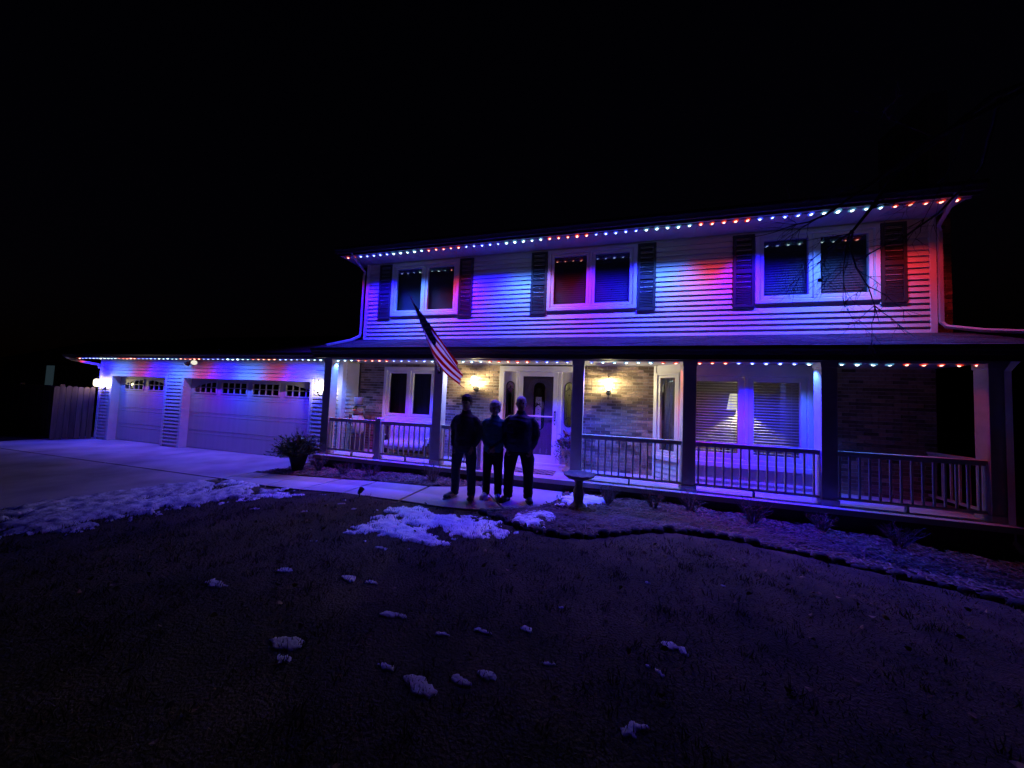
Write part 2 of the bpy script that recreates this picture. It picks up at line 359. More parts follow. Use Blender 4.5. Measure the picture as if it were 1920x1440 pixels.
def casement_window(x0, x1, z0, z1, y, sashes=2, proud=.045, cas=.075, sash=.07, mull=.06, blinds=None, T=None, room=.5, sill=None, slat_m=None, glass='glass', blind_z=None, roomless=False, pitch=.042, tilt=.9, curtain=False):
    w = MB(); w.T = T
    w.frame(x0, x1, z0, z1, y-proud, y+.02, cas)
    w.frame(x0+cas, x1-cas, z0+cas, z1-cas, y-proud+.018, y+.10, .012)
    win = w.build('window', M['trim'], house, bevel=.004)
    xa, xb = x0+cas+.012, x1-cas-.012; ww = (xb-xa-mull*(sashes-1))/sashes
    for k in range(sashes):
        sx0 = xa+k*(ww+mull)
        if k:
            m = MB(); m.T = T; m.box(sx0-mull, sx0, y-proud+.008, y+.08, z0+cas+.012, z1-cas-.012); m.build('mullion', M['trim'], win, bevel=.004)
        s = MB(); s.T = T; s.frame(sx0+.006, sx0+ww-.006, z0+cas+.018, z1-cas-.018, y-proud+.022, y+.05, sash); s.build('sash', M['trim'], win, bevel=.004)
        g = MB(); g.T = T; g.box(sx0+sash, sx0+ww-sash, y+.012, y+.018, z0+cas+sash, z1-cas-sash); g.build('pane', M[glass], win)
        if blinds:
            bm = MB(); bm.T = T
            z = (blind_z or z0)+.1
            while z < z1-.12:
                dy, dz = .022*math.cos(tilt), .022*math.sin(tilt)
                yb = y+.085
                bm.add([(sx0+.03, yb-dy, z-dz), (sx0+ww-.03, yb-dy, z-dz), (sx0+ww-.03, yb+dy, z+dz), (sx0+.03, yb+dy, z+dz),
                        (sx0+.03, yb-dy, z-dz+.003), (sx0+ww-.03, yb-dy, z-dz+.003), (sx0+ww-.03, yb+dy, z+dz+.003), (sx0+.03, yb+dy, z+dz+.003)],
                       [(0,3,2,1),(4,5,6,7),(0,1,5,4),(1,2,6,5),(2,3,7,6),(3,0,4,7)])
                z += pitch
            for fx in (.2, .8): bm.box(sx0+ww*fx-.002, sx0+ww*fx+.002, y+.083, y+.087, z0+.1, z1-.1)
            stuff(bm.build('blind_slats', M[slat_m or 'darkblind'], win))
    if sill:
        s = MB(); s.T = T; s.box(x0-sill, x1+sill, y-proud-.03, y+.02, z0-.085, z0-.003); s.build('sill', M['trim'], win, bevel=.004)
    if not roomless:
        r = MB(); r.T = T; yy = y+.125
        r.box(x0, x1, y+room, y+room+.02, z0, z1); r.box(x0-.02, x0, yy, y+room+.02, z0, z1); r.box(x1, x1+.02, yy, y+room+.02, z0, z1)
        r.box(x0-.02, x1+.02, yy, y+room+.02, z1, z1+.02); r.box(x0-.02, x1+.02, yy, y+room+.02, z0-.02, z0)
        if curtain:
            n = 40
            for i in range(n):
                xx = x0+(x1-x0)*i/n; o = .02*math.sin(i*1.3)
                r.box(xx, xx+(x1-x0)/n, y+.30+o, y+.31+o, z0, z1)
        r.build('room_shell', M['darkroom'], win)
    return win
UW = [(.81, 2.785), (5.056, 7.03), (9.259, 11.233)]; UZ0, UZ1 = 3.993, 5.418
# upper storey
sw = backing('siding_wall', 0.0, 12.013, 3.30, 5.50, [(a+.03, b-.03, UZ0+.03, UZ1-.03) for a, b in UW], .0, .12, M['siding'])
clapboards(sw, .085, 11.93, 3.372, 5.46, [(a, b, UZ0, UZ1) for a, b in UW], 0.0)
b = MB(); b.box(-.012, .085, -.034, .12, 3.36, 5.46); b.box(-.012, .0, .12, 9, 3.36, 5.46); b.build('corner_board', M['trim'], house, bevel=.004)
b = MB(); b.box(11.93, 12.025, -.034, .12, 3.36, 5.46); b.build('corner_board', M['trim'], house, bevel=.004)
b = MB(); b.box(-.0, .12, .12, 9, .4, 5.46); b.box(11.89, 12.01, .12, 9, -.3, 5.46); b.box(.12, 11.89, 8.88, 9, -.3, 5.46); b.box(.12, 11.89, .3, 8.88, 2.95, 3.1); b.build('house_shell', M['siding'], house)
for i, (a, c) in enumerate(UW):
    casement_window(a, c, UZ0, UZ1, 0.0, 2, mull=.055, cas=.072, sash=.062, blinds=(i > 0), tilt=1.2, pitch=.05, room=.22)
    for s in (0, 1):
        x0, x1 = ((a-.395, a-.012), (c+.012, c+.385))[s]
        f = MB(); f.frame(x0, x1, 3.925, 5.418, -.048, -.006, .055); f.box(x0+.055, x1-.055, -.046, -.006, 4.62, 4.70)
        sh = f.build('shutter', M['shutter'], house, bevel=.004)
        l = MB(); z = 3.99
        while z < 5.35:
            if not 4.60 < z < 4.70: l.prism_x([(-.008, z+.028), (-.038, z), (-.038, z+.007), (-.008, z+.036)], x0+.05, x1-.05)
            z += .034
        l.box(x0+.05, x1-.05, -.008, -.004, 3.98, 5.36)
        stuff(l.build('louver', M['shutter'], sh))
# eave: soffit panels, fascia, gutter, roof
so = MB(); so.box(-.36, 12.06, -.02, .1, 5.462, 5.50); sof = so.build('soffit', M['soffit'], house)
pm = MB(); pm.box(0, .292, -.70, -.021, 5.462, 5.474); pm.box(.291, .3035, -.70, -.021, 5.471, 5.476); pme = pm.mesh('soffit_panel', M['soffit'])
for i in range(41): link('soffit_panel', pme, sof, (-.34+i*.302, 0, 0))
b = MB(); b.box(-.36, 12.07, -.725, -.70, 5.44, 5.62); b.build('fascia', M['gutter'], house)
def gutter(x0, x1, yb, z1, h=.12, w=.11):
    b = MB(); b.prism_x([(yb, z1-h), (yb-w*.55, z1-h), (yb-w*.75, z1-h*.65), (yb-w, z1-h*.35), (yb-w, z1), (yb-w+.012, z1), (yb-w+.012, z1-h*.3), (yb-w*.55, z1-h+.01), (yb-.008, z1-h+.01), (yb-.008, z1)], x0, x1)
    return b.build('gutter', M['gutter'], house)
gutter(-.38, 12.08, -.726, 5.60)
b = MB(); b.prism_x([(-.82, 5.625), (4.4, 7.6), (9.8, 5.625), (9.8, 5.60), (4.4, 7.57), (-.82, 5.60)], -.40, 12.10)
b.build('main_roof', M['shingle'], house)
b = MB()
for xx in (.06, 11.9): b.add([(xx-.05, 0, 5.46), (xx-.05, 8.9, 5.46), (xx-.05, 4.4, 7.55), (xx+.05, 0, 5.46), (xx+.05, 8.9, 5.46), (xx+.05, 4.4, 7.55)], [(0,1,2), (5,4,3), (0,3,4,1), (1,4,5,2), (2,5,3,0)])
b.build('gable_wall', M['siding'], house)
# downspouts
def dsp(path, r=.034): 
    b = MB(); b.tube(path, r, 4, 1.0); return b.build('downspout', M['downspout'], house)
dsp([(.10,-.76,5.49),(.10,-.74,5.43),(-.02,-.10,5.24),(-.075,-.065,5.14),(-.075,-.065,3.55),(-.07,-.10,3.46),(-.02,-.45,3.29),(0.03,-1.30,3.005)])
dsp([(11.75,-.76,5.49),(11.76,-.74,5.43),(12.0,-.12,5.26),(12.05,-.065,5.16),(12.05,-.065,3.55),(12.08,-.11,3.46),(12.3,-.4,3.33),(12.75,-.95,3.16)])
dsp([(11.97,-1.40,2.84),(11.955,-1.24,2.70),(11.945,-1.16,2.58),(11.945,-1.16,.22),(11.97,-1.24,.10),(12.4,-1.7,-.02),(13.6,-2.6,-.06)], .042)
dsp([(-10.9,-1.04,2.80),(-10.92,-1.03,2.70),(-10.86,-.98,2.66),(-10.5,-.80,2.58),(-10.2,-.60,2.52),(-10.17,-.58,2.40)], .05)
# brick chimney at the right end
ch = backing('chimney', 12.06, 12.34, 2.95, 7.9, [], .13, 1.3, M['mortar'])
BL, BHT, MJ = .203, .057, .0105
def brick_mesh(l):
    b = MB(); b.box(0, l, -.010, .03, 0, BHT); return b.mesh('brick', M['brick'])
BM = {l: brick_mesh(l) for l in (BL,)}
NB = [0]
def bricks(parent, x0, x1, z0, z1, holes, y0, singles, zpref=None):
    st = MB(); n = 0
    rows = int((z1-z0)/(BHT+MJ))
    for r in range(rows):
        z = z0+r*(BHT+MJ); x = x0-(BL+MJ)*(.5 if r % 2 else 0)
        while x < x1-.02:
            a, c = max(x, x0), min(x+BL, x1); x += BL+MJ
            if c-a < .03: continue
            segs = [(a, c)]
            for h in holes:
                if h[2] < z+BHT and h[3] > z:
                    ns = []
                    for s in segs:
                        if h[1] <= s[0] or h[0] >= s[1]: ns.append(s); continue
                        if h[0]-s[0] > .02: ns.append((s[0], h[0]))
                        if s[1]-h[1] > .02: ns.append((h[1], s[1]))
                    segs = ns
            for s in segs:
                j = random.uniform(-.002, .002)
                if singles and NB[0] < 300 and (zpref is None or zpref[0] < z < zpref[1]):
                    NB[0] += 1
                    if s[1]-s[0] > BL-.005: link('brick', BM[BL], parent, (s[0], y0+j, z))
                    else:
                        l = round(s[1]-s[0], 3)
                        if l not in BM: BM[l] = brick_mesh(l)
                        link('brick', BM[l], parent, (s[0], y0+j, z))
                else: st.box(s[0], s[1], y0-.010+j, y0+.03, z, z+BHT)
    if st.v: stuff(st.build('brickwork', M['brick'], parent))
bricks(ch, 12.06, 12.34, 3.0, 6.2, [], .13, False)

# ---- porch wall (ground floor)
BZ0, BZ1 = .42, 2.735
def brick_section(x0, x1, holes, singles, zpref=None):
    w = backing('brick_wall', x0, x1, BZ0, BZ1, holes, 0.002, .1, M['mortar'])
    bricks(w, x0, x1, BZ0+.004, BZ1-.01, holes, 0.0, singles, zpref)
brick_section(5.93, 7.44, [], True)
brick_section(2.33, 3.975, [], True, (1.9, 2.7))
brick_section(-.02, 2.33, [(.765, 2.285, 1.19, 2.615)], False)
brick_section(10.56, 12.0, [], False)
b = MB(); b.box(-.1, 12.01, -.02, .1, BZ1, 3.30); b.build('porch_header', M['trim'], house)
casement_window(.745, 2.305, 1.255, 2.635, 0.0, 2, cas=.085, sash=.062, mull=.06, sill=.045, curtain=True)

# ---- entry: frame, sidelights, door, storm door
en = MB()
en.box(3.975, 4.095, -.03, .12, .42, 2.70); en.box(4.395, 4.455, -.02, .12, .42, 2.57); en.box(5.395, 5.475, -.02, .12, .42, 2.57); en.box(5.81, 5.93, -.03, .12, .42, 2.70)
en.box(4.095, 5.81, -.03, .12, 2.57, 2.70); en.box(4.0, 5.9, -.06, .12, .42, .475)
entry = en.build('entry_frame', M['trim'], house, bevel=.005)
def oval_pts(cx, zc, w, h, n=10):       # slot with rounded top and bottom
    P = []; r = w/2
    for i in range(n+1): a = PI*i/n; P.append((cx+r*math.cos(a), zc+h/2-r+r*math.sin(a)))
    for i in range(n+1): a = PI+PI*i/n; P.append((cx+r*math.cos(a), zc-h/2+r+r*math.sin(a)))
    return P
def leaded(parent, cx, zc, w, h, y, lines=True):
    b = MB(); b.prism_y(oval_pts(cx, zc, w, h), y-.004, y+.004); b.build('leaded_glass', M['lead_glass'], parent)
    c = MB(); P = oval_pts(cx, zc, w, h); P = [(p[0], y-.008, p[1]) for p in P]; c.tube(P+[P[0]], .013, 5, cap=False)
    if lines:
        for dx in (-w*.28, w*.28): c.tube([(cx+dx, y-.008, zc-h*.34), (cx+dx, y-.008, zc+h*.30)], .008, 4)
        for zz in (zc+h*.30, zc-h*.34): c.tube([(cx-w*.45, y-.008, zz), (cx, y-.008, zz+.06), (cx+w*.45, y-.008, zz)], .011, 4)
        for zz in (zc+h*.22, zc+h*.38): c.lathe([(.001, -.02), (.028, 0), (.001, .02)], (cx, y-.008, zz), 6, 1, .3)
        c.tube([(cx, y-.008, zc-h*.48), (cx-.03, y-.008, zc-h*.42), (cx, y-.008, zc-h*.36), (cx+.03, y-.008, zc-h*.42), (cx, y-.008, zc-h*.48)], .006, 4)
    c.build('lead_came', M['came'], parent)
M['lead_glass'] = glassmat('leaded_glass', (.75, .78, .7), .08, .04)
for cx, x0, x1 in ((4.245, 4.095, 4.395), (5.645, 5.475, 5.81)):
    P = oval_pts(cx, 1.83, .17, 1.0)
    b = MB(); b.box(x0, cx-.085, .02, .06, .475, 2.57); b.box(cx+.085, x1, .02, .06, .475, 2.57); b.box(cx-.085, cx+.085, .02, .06, .475, 1.345); b.box(cx-.085, cx+.085, .02, .06, 2.315, 2.57)
    b.frame(x0+.04, x1-.04, .56, 1.2, .008, .02, .02)
    sl = b.build('sidelight', M['sidelight'], house, bevel=.003); leaded(sl, cx, 1.83, .19, 1.0, .03)
fd = MB(); fd.box(4.455, 4.84, .05, .09, .475, 2.57); fd.box(5.06, 5.395, .05, .09, .475, 2.57); fd.box(4.84, 5.06, .05, .09, .475, 1.22); fd.box(4.84, 5.06, .05, .09, 2.31, 2.57)
fdo = fd.build('front_door', M['frontdoor'], house)
leaded(fdo, 4.95, 1.77, .24, 1.10, .055)
mo = MB()
for x0, x1, z0, z1 in ((4.56, 4.76, .62, 1.0), (5.14, 5.32, .62, 1.0), (4.56, 4.76, 1.1, 1.9), (5.14, 5.32, 1.1, 1.9), (4.82, 5.08, .62, 1.1)): mo.frame(x0, x1, z0, z1, .036, .05, .022)
for r in (.19, .30):
    mo.tube([(4.95+r*math.cos(a), .044, 2.13+r*1.05*math.sin(a)) for a in [PI*i/12 for i in range(13)]], .012, 5)
mo.tube([(4.76, .044, 1.1), (4.76, .044, 2.13)], .012, 5); mo.tube([(5.14, .044, 1.1), (5.14, .044, 2.13)], .012, 5)
mo.build('door_moulding', M['frontdoor'], fdo)
sd = MB(); sd.frame(4.462, 5.388, .477, 2.565, -.028, .0, .105); sd.box(4.567, 5.283, -.022, -.004, .582, .66)
sdo = sd.build('storm_door', M['trim'], house, bevel=.004)
g = MB(); g.box(4.567, 5.283, -.016, -.011, .66, 2.46); g.build('pane', M['glass'], sdo)
pb = MB(); pb.tube([(4.56, -.04, 1.535), (5.29, -.04, 1.535)], .016, 8); pb.build('push_bar', M['trim'], sdo)
hd = MB(); hd.box(5.315, 5.36, -.034, -.028, 1.44, 1.67); hd.tube([(5.337, -.03, 1.63), (5.337, -.085, 1.60), (5.337, -.085, 1.50), (5.337, -.03, 1.47)], .011, 8); hd.ball((5.337, -.045, 1.38), .024, 8); hd.box(5.32, 5.354, -.034, -.028, 1.35, 1.41)
hd.build('handle', M['chrome'], sdo)
rm = MB(); rm.box(4.0, 5.9, 1.4, 1.45, .4, 2.7); rm.box(3.95, 4.0, .13, 1.45, .4, 2.7); rm.box(5.9, 5.95, .13, 1.45, .4, 2.7); rm.box(4.0, 5.9, .13, 1.4, 2.70, 2.74); rm.box(4.0, 5.9, .13, 1.4, .36, .42); rm.box(5.43, 5.47, .13, 1.4, .42, 2.7)
rm.build('hallway', M['room'], house)

# ---- bay window
def faceT(p, q):
    u = Vector((q[0]-p[0], q[1]-p[1], 0)); w = u.length; u.normalize(); n = Vector((-u.y, u.x, 0))
    return Matrix(((u.x, n.x, 0, p[0]), (u.y, n.y, 0, p[1]), (0, 0, 1, 0), (0, 0, 0, 1))), w
BAY = [(7.44, 0.0), (7.89, -.45), (10.03, -.45), (10.48, 0.0)]
for k in range(3):
    T, w = faceT(BAY[k], BAY[k+1])
    bw = backing('bay_wall', .0, w, .42, 2.735, [(.05, w-.05, .90, 2.56)], .0, .06, M['trim'], T=T)
    clapboards(bw, .05, w-.05, .43, .80, [], .0, T)
    b = MB(); b.T = T; b.box(0, .05, -.034, .0, .42, 2.735); b.box(w-.05, w, -.034, .0, .42, 2.735); b.box(.05, w-.05, -.016, .0, 2.575, 2.735); b.build('bay_trim', M['trim'], bw)
    if k == 1: casement_window(.05, w-.05, .885, 2.572, .0, 2, blinds=True, T=T, sill=.03, slat_m='blind', roomless=True, pitch=.052, tilt=.30, cas=.065, sash=.085, mull=.06)
    else: casement_window(.05, w-.05, .885, 2.572, .0, 1, T=T, sill=.02, roomless=True, cas=.04, sash=.045)
rm = MB()
rm.box(7.3, 10.7, 1.0, 1.05, .4, 2.74); rm.box(7.28, 7.32, .12, 1.05, .4, 2.74); rm.box(10.66, 10.7, .12, 1.05, .4, 2.74); rm.box(7.2, 10.7, .12, 1.05, 2.74, 2.78); rm.prism_z([(7.46,.0),(7.9,-.38),(10.02,-.38),(10.46,0),(10.66,.12),(10.66,1.0),(7.3,1.0),(7.3,.12)], .80, .84); rm.prism_z([(7.46,.0),(7.9,-.38),(10.02,-.38),(10.46,0),(10.66,.12),(7.3,.12)], 2.737, 2.742)
rm.build('bay_room', M['room'], house)
cu = MB()
for i in range(16):      # curtain hung just inside the narrow left light of the bay
    t0, t1 = i/16, (i+1)/16; o = .015*math.sin(i*1.9)
    xa, ya = 7.56+.40*t0, .12-.40*t0; xb, yb = 7.56+.40*t1, .12-.40*t1
    cu.add([(xa+o, ya+o, .84), (xb+o, yb+o, .84), (xb+o, yb+o, 2.73), (xa+o, ya+o, 2.73), (xa+o+.01, ya+o+.01, .84), (xb+o+.01, yb+o+.01, .84), (xb+o+.01, yb+o+.01, 2.73), (xa+o+.01, ya+o+.01, 2.73)], [(0,1,2,3), (7,6,5,4), (0,3,7,4), (1,5,6,2), (3,2,6,7), (0,4,5,1)])
cu.build('curtain', M['curtain'], house)

# ---- porch floor, ceiling, beam, roof
b = MB(); b.box(-.2, 12.05, -1.25, .0, .33, .42); b.build('porch_floor', M['porch_concrete'], house, bevel=.008)
b = MB(); b.box(-.17, 4.2, -1.19, -1.1, -.3, .33); b.box(4.2, 5.72, -1.23, -1.1, .05, .33); b.box(5.72, 12.02, -1.19, -1.1, -.5, .33); b.box(11.93, 12.02, -1.1, 0, -.5, .33); b.build('porch_skirting', M['skirt'], house)
ce = MB(); ce.box(-.2, 12.1, -.98, .0, 2.752, 2.80); ceo = ce.build('porch_ceiling', M['soffit'], house)
pm = MB(); pm.box(0, .191, -.975, -.022, 2.737, 2.751); pm.box(.1905, .2005, -.975, -.022, 2.747, 2.7515); pme = pm.mesh('ceiling_plank', M['soffit'])
for i in range(61): link('ceiling_plank', pme, ceo, (-.15+i*.2, 0, 0))
b = MB(); b.box(-.2, 12.05, -1.10, -.985, 2.712, 2.752); b.box(-.2, 12.05, -1.105, -1.06, 2.695, 2.90); b.build('porch_beam', M['taupe'], house)
b = MB(); b.box(-.25, 12.2, -1.36, -1.335, 2.700, 2.92); b.box(-.25, 12.1, -1.335, -1.106, 2.745, 2.80); b.build('fascia', M['gutter'], house)
gutter(-.25, 12.3, -1.36, 2.915, .13, .10)
def roof_courses(x0, x1, y0, z0, y1, z1, course=.135):
    b = MB(); L = math.hypot(y1-y0, z1-z0); n = int(L/course); dy, dz = (y1-y0)/L, (z1-z0)/L; ny, nz = -dz, dy
    for i in range(n+1):
        a, c = i*course, min(L, (i+1)*course+.02); t = .011
        pa = (y0+dy*a+ny*t, z0+dz*a+nz*t); pc = (y0+dy*c+ny*.002, z0+dz*c+nz*.002); pd = (y0+dy*a, z0+dz*a)
        x = x0 + random.uniform(-.2, 0)
        while x < x1:
            w = random.uniform(.18, .34); o = random.uniform(0, .004)
            xa, xb = max(x0, x), min(x1, x+w-.006); x += w
            if xb-xa < .02: continue
            b.prism_x([(pd[0], pd[1]), (pa[0]+ny*o, pa[1]+nz*o), pc, (pc[0]-ny*.004, pc[1]-nz*.004)], xa, xb)
    return b
rs = MB(); rs.prism_x([(-1.40, 2.925), (0.0, 3.372), (0.0, 3.30), (-1.40, 2.885)], -.3, 12.35); pr_ = rs.build('porch_roof', M['gutter'], house)
stuff(roof_courses(-.3, 12.35, -1.40, 2.926, -.004, 3.374).build('shingles', M['shingle'], pr_))
# ---- columns
CX = [-.165, 2.819, 5.817, 7.769, 9.792, 11.79]; CWD = .213
cm = MB(); cm.box(0, CWD, -1.10, -.89, .42, 2.711); cm.box(-.018, CWD+.018, -1.118, -.872, .421, .52); cm.box(-.012, CWD+.012, -1.112, -.878, 2.62, 2.71)
cme = cm.mesh('column', M['taupe'])
for x in CX: link('column', cme, house, (x, 0, 0), .004)
# ---- railings
bal = MB(); bal.box(-.012, .012, -.012, .012, .555, 1.245); bme = bal.mesh('baluster', M['rail'])
def railing(x0, x1, block=True, y=-1.02):
    r = MB(); r.box(x0, x1, y-.045, y+.045, 1.245, 1.285); r.box(x0, x1, y-.022, y+.022, 1.205, 1.245)
    ro = r.build('railing', M['rail'], house, bevel=.006)
    q = MB(); q.box(x0, x1, y-.028, y+.028, .515, .555); q.build('bottom_rail', M['rail'], ro, bevel=.005)
    n = max(2, round((x1-x0)/.128)); st = (x1-x0)/n
    for i in range(n): link('baluster', bme, ro, (x0+st*(i+.5), y, 0))
    if block:
        k = MB(); k.box((x0+x1)/2-.016, (x0+x1)/2+.016, y-.02, y+.02, .42, .515); k.build('support_block', M['rail'], ro)
    return ro
railing(CX[0]+CWD, 1.37); railing(1.505, CX[1]); railing(CX[1]+CWD, 3.90, False); railing(CX[2]+CWD, CX[3]); railing(CX[3]+CWD, CX[4]); railing(CX[4]+CWD, CX[5])
for x0, x1, top in ((1.37, 1.505, 1.345), (3.90, 3.985, 1.31)):
    b = MB(); b.box(x0, x1, -1.085, -.955, .42, top-.03); b.box(x0-.015, x1+.015, -1.10, -.94, top-.03, top); b.box(x0-.012, x1+.012, -1.097, -.943, .421, .49); b.build('newel_post', M['taupe'] if x0 < 2 else M['rail'], house, bevel=.005)
# side railing at the right end (runs back to the wall)
r = MB(); r.box(11.85, 11.94, -.89, -.0, 1.245, 1.285); r.box(11.873, 11.917, -.89, 0, 1.205, 1.245); ro = r.build('railing', M['rail'], house, bevel=.006)
q = MB(); q.box(11.867, 11.923, -.89, 0, .515, .555); q.build('bottom_rail', M['rail'], ro)
for i in range(6): link('baluster', bme, ro, (11.895, -.80+i*.14, 0))

# ---- garage
GY = -.548
D1, D2 = (-9.449, -6.845), (-5.993, -1.125); DT = 2.15
gs = backing('garage_wall', -10.14, -.097, -.05, 2.74, [(D1[0]-.04, D1[1]+.04, -.1, DT+.04), (D2[0]-.04, D2[1]+.04, -.1, DT+.04)], GY, GY+.12, M['siding'])
hol = [(D1[0]-.09, D1[1]+.09, -.1, DT+.09), (D2[0]-.09, D2[1]+.09, -.1, DT+.09)]
clapboards(gs, -10.06, -.19, .10, 2.72, hol, GY)
b = MB(); b.box(-10.15, -10.06, GY-.034, GY+.12, -.03, 2.74); b.build('corner_board', M['trim'], house)
b = MB(); b.box(-.19, -.09, GY-.034, GY+.02, .30, 2.74); b.box(-.115, -.085, GY+.02, GY+.10, .30, 2.74); b.build('corner_board', M['trim'], house)
T, w = faceT((-.097, GY+.10), (-.097, .0))
rw = backing('return_wall', 0, w, .3, 2.74, [], 0, .05, M['siding'], T=T); clapboards(rw, 0, w, .43, 2.72, [], 0, T)
b = MB(); b.box(-10.14, -.2, GY+.6, 6, 2.5, 2.6); b.box(-10.14, -10.02, GY+.12, 6, -.1, 2.74); b.box(-10.02, -.1, 5.9, 6, -.1, 2.74); b.box(-.2, -.1, .12, 6, -.1, 2.74); b.build('garage_shell', M['siding'], house)
for (d0, d1), wins in ((D1, [(-9.17, -8.25), (-7.96, -7.01)]), (D2, [(-5.92+.12, -4.89), (-4.65, -3.66), (-3.41, -2.43), (-2.17, -1.23)])):
    c = MB(); c.box(d0-.09, d0, GY-.036, GY+.2, -.01, DT+.09); c.box(d1, d1+.09, GY-.036, GY+.2, -.01, DT+.09); c.box(d0, d1, GY-.036, GY+.2, DT, DT+.09); c.build('door_casing', M['trim'], house, bevel=.004)
    yb = GY+.17
    gd = MB(); gd.box(d0, d1, yb+.045, yb+.05, .0, DT); gdo = gd.build('garage_door', M['garage_door'], house)
    for k in range(4):
        z0, z1 = .012+k*.535, .012+(k+1)*.535-.008
        p = MB()
        if k < 3:
            p.box(d0+.004, d1-.004, yb, yb+.044, z0, z1)
            p.box(d0+.06, d1-.06, yb-.006, yb, z0+.05, z0+.062); p.box(d0+.06, d1-.06, yb-.006, yb, z1-.062, z1-.05)
        else:
            for r in bounds_holes(d0+.004, d1-.004, z0, z1, [(a, c2, 1.74, 2.05) for a, c2 in wins]): p.box(r[0], r[1], yb, yb+.044, r[2], r[3])
        p.build('door_panel', M['garage_door'], gdo, bevel=.003)
    for i, (a, c2) in enumerate(wins):
        f = MB(); f.frame(a-.03, c2+.03, 1.71, 2.08, yb-.018, yb-.002, .032)
        for k in range(1, 4): f.box(a+(c2-a)*k/4-.011, a+(c2-a)*k/4+.011, yb-.012, yb+.01, 1.74, 2.05)
        f.box(a, c2, yb-.011, yb+.009, 1.885, 1.907)
        if i in (0, len(wins)-1):       # arched insert over the outer lights
            P = []; n = 10
            for q in range(n+1):
                t = q/n; xx = a+(c2-a)*t if i == 0 else c2-(c2-a)*t
                P.append((xx, 1.90+.155*math.sin(t*PI/2)))
            P.append((c2 if i == 0 else a, 2.056)); P.append((a if i == 0 else c2, 2.056))
            f.prism_y(P, yb-.015, yb+.006)
        f.build('window_frame', M['garage_door'], gdo)
        g = MB(); g.box(a, c2, yb+.012, yb+.016, 1.74, 2.05); g.build('pane', M['darkglass'], gdo)
        g = MB(); g.box(a-.02, c2+.02, yb+.040, yb+.044, 1.72, 2.07); g.build('window_backing', M['black'], gdo)
b = MB(); b.box(-10.5, -.24, -1.0, GY-.0, 2.742, 2.76); b.box(-10.9, -10.5, -1.0, 6.3, 2.742, 2.76); gso = b.build('soffit', M['soffit'], house)
b = MB(); b.box(-11.0, -.26, -1.025, -1.0, 2.70, 2.85); b.build('fascia', M['gutter'], house)
gutter(-11.02, -.26, -1.026, 2.835)
rs = MB(); rs.prism_x([(-1.11, 2.85), (2.8, 4.10), (6.5, 2.85), (6.5, 2.80), (2.8, 4.05), (-1.11, 2.80)], -11.05, -.02); pr2 = rs.build('garage_roof', M['gutter'], house)
stuff(roof_courses(-11.05, -.02, -1.11, 2.851, 2.4, 3.97).build('shingles', M['shingle'], pr2))
b = MB(); b.add([(-10.14,GY,2.74),(-10.14,5.95,2.74),(-10.14,2.7,3.98),(-10.05,GY,2.74),(-10.05,5.95,2.74),(-10.05,2.7,3.98)], [(0,1,2),(5,4,3),(0,3,4,1),(1,4,5,2),(2,5,3,0)]); b.build('gable_wall', M['siding'], house)

# ================================================================== LIGHT STRINGS
def led_parts(c):
    b = MB(); b.lathe([(.008, .012), (.020, .008), (.023, -.002), (.019, -.012), (.010, -.018), (.001, -.020)], n=10)
    b.mi = 1; b.lathe([(.022, .018), (.042, .014), (.046, .004), (.034, -.004), (.022, -.002)], n=12)
    return b.mesh('bulb', [CORE[c], HALO[c]], True)
LM = {c: led_parts(c) for c in 'RWB'}
LD = {}
def spot_data(c, p, size=124):
    if (c, p, size) not in LD:
        d = bpy.data.lights.new('bulb_light', 'SPOT'); d.color = LED[c][0]; d.energy = LED[c][1]*p; d.spot_size = math.radians(size); d.spot_blend = 1.0; d.shadow_soft_size = .014
        LD[(c, p, size)] = d
    return LD[(c, p, size)]
def light_string(label, pos_cols, p, y, z, x0, x1, group, spots):
    t = thing('light_string', label, 'string lights', ((x0+x1)/2, y, z), 0, group)
    b = MB(); b.box(x0, x1, y-.018, y+.018, z+.006, z+.022); b.T = None
    me = b.mesh('track', M['downspout']); o = link('track', me, t, (-(x0+x1)/2, -y, -z))
    for x, c in pos_cols:
        o = link('bulb', LM[c], t, (x-(x0+x1)/2, random.uniform(-.006, .006), -.004+random.uniform(-.004, .003)))
        k = random.uniform(.82, 1.12)*(1.1 if c == 'W' else 1); o.scale = (k, k, k*random.uniform(.8, 1.25)); o.rotation_euler = (random.uniform(-.25, .25), random.uniform(-.25, .25), random.uniform(0, 6))
        for size, tilt, share in spots:
            l = bpy.data.objects.new('bulb_light', spot_data(c, p*share, size)); COL.objects.link(l); l.parent = t; l.location = (x-(x0+x1)/2, 0, -.045); l.rotation_euler = (math.radians(tilt), 0, 0)
GRP = 'red, white and blue light strings on the house'
seq = 'BBBBBWWWWWRRRRR'
up = [(.25+.1971*i, seq[i % 15]) for i in range(-2, 60)]
light_string('long row of red, white and blue lights under the top eave', up, LED_UP, -.60, 5.437, -.3, 12.05, GRP, SPOT_UP)
def bay_string(label, xs, cols, p=LED_PORCH, sp=SPOT_PORCH):
    n = len(cols); pc = [(xs[0]+(xs[1]-xs[0])*i/(n-1), cols[i]) for i in range(n)]
    light_string(label, pc, p, -.955, 2.690, xs[0]-.02, xs[1]+.02, GRP, sp)
bay_string('row of lights over the snowman and bench, behind the flag', (.09, 2.67), 'WWWRRRRRBBBBBW')
bay_string('row of lights over the front door between two columns', (3.22, 5.69), 'WWWWRRRRRBBBB')
bay_string('row of lights over the brick wall right of the front door', (6.16, 7.67), 'BWWWWWRR')
bay_string('row of lights over the big lamplit bay window', (8.06, 9.70), 'RRRBBBBBW')
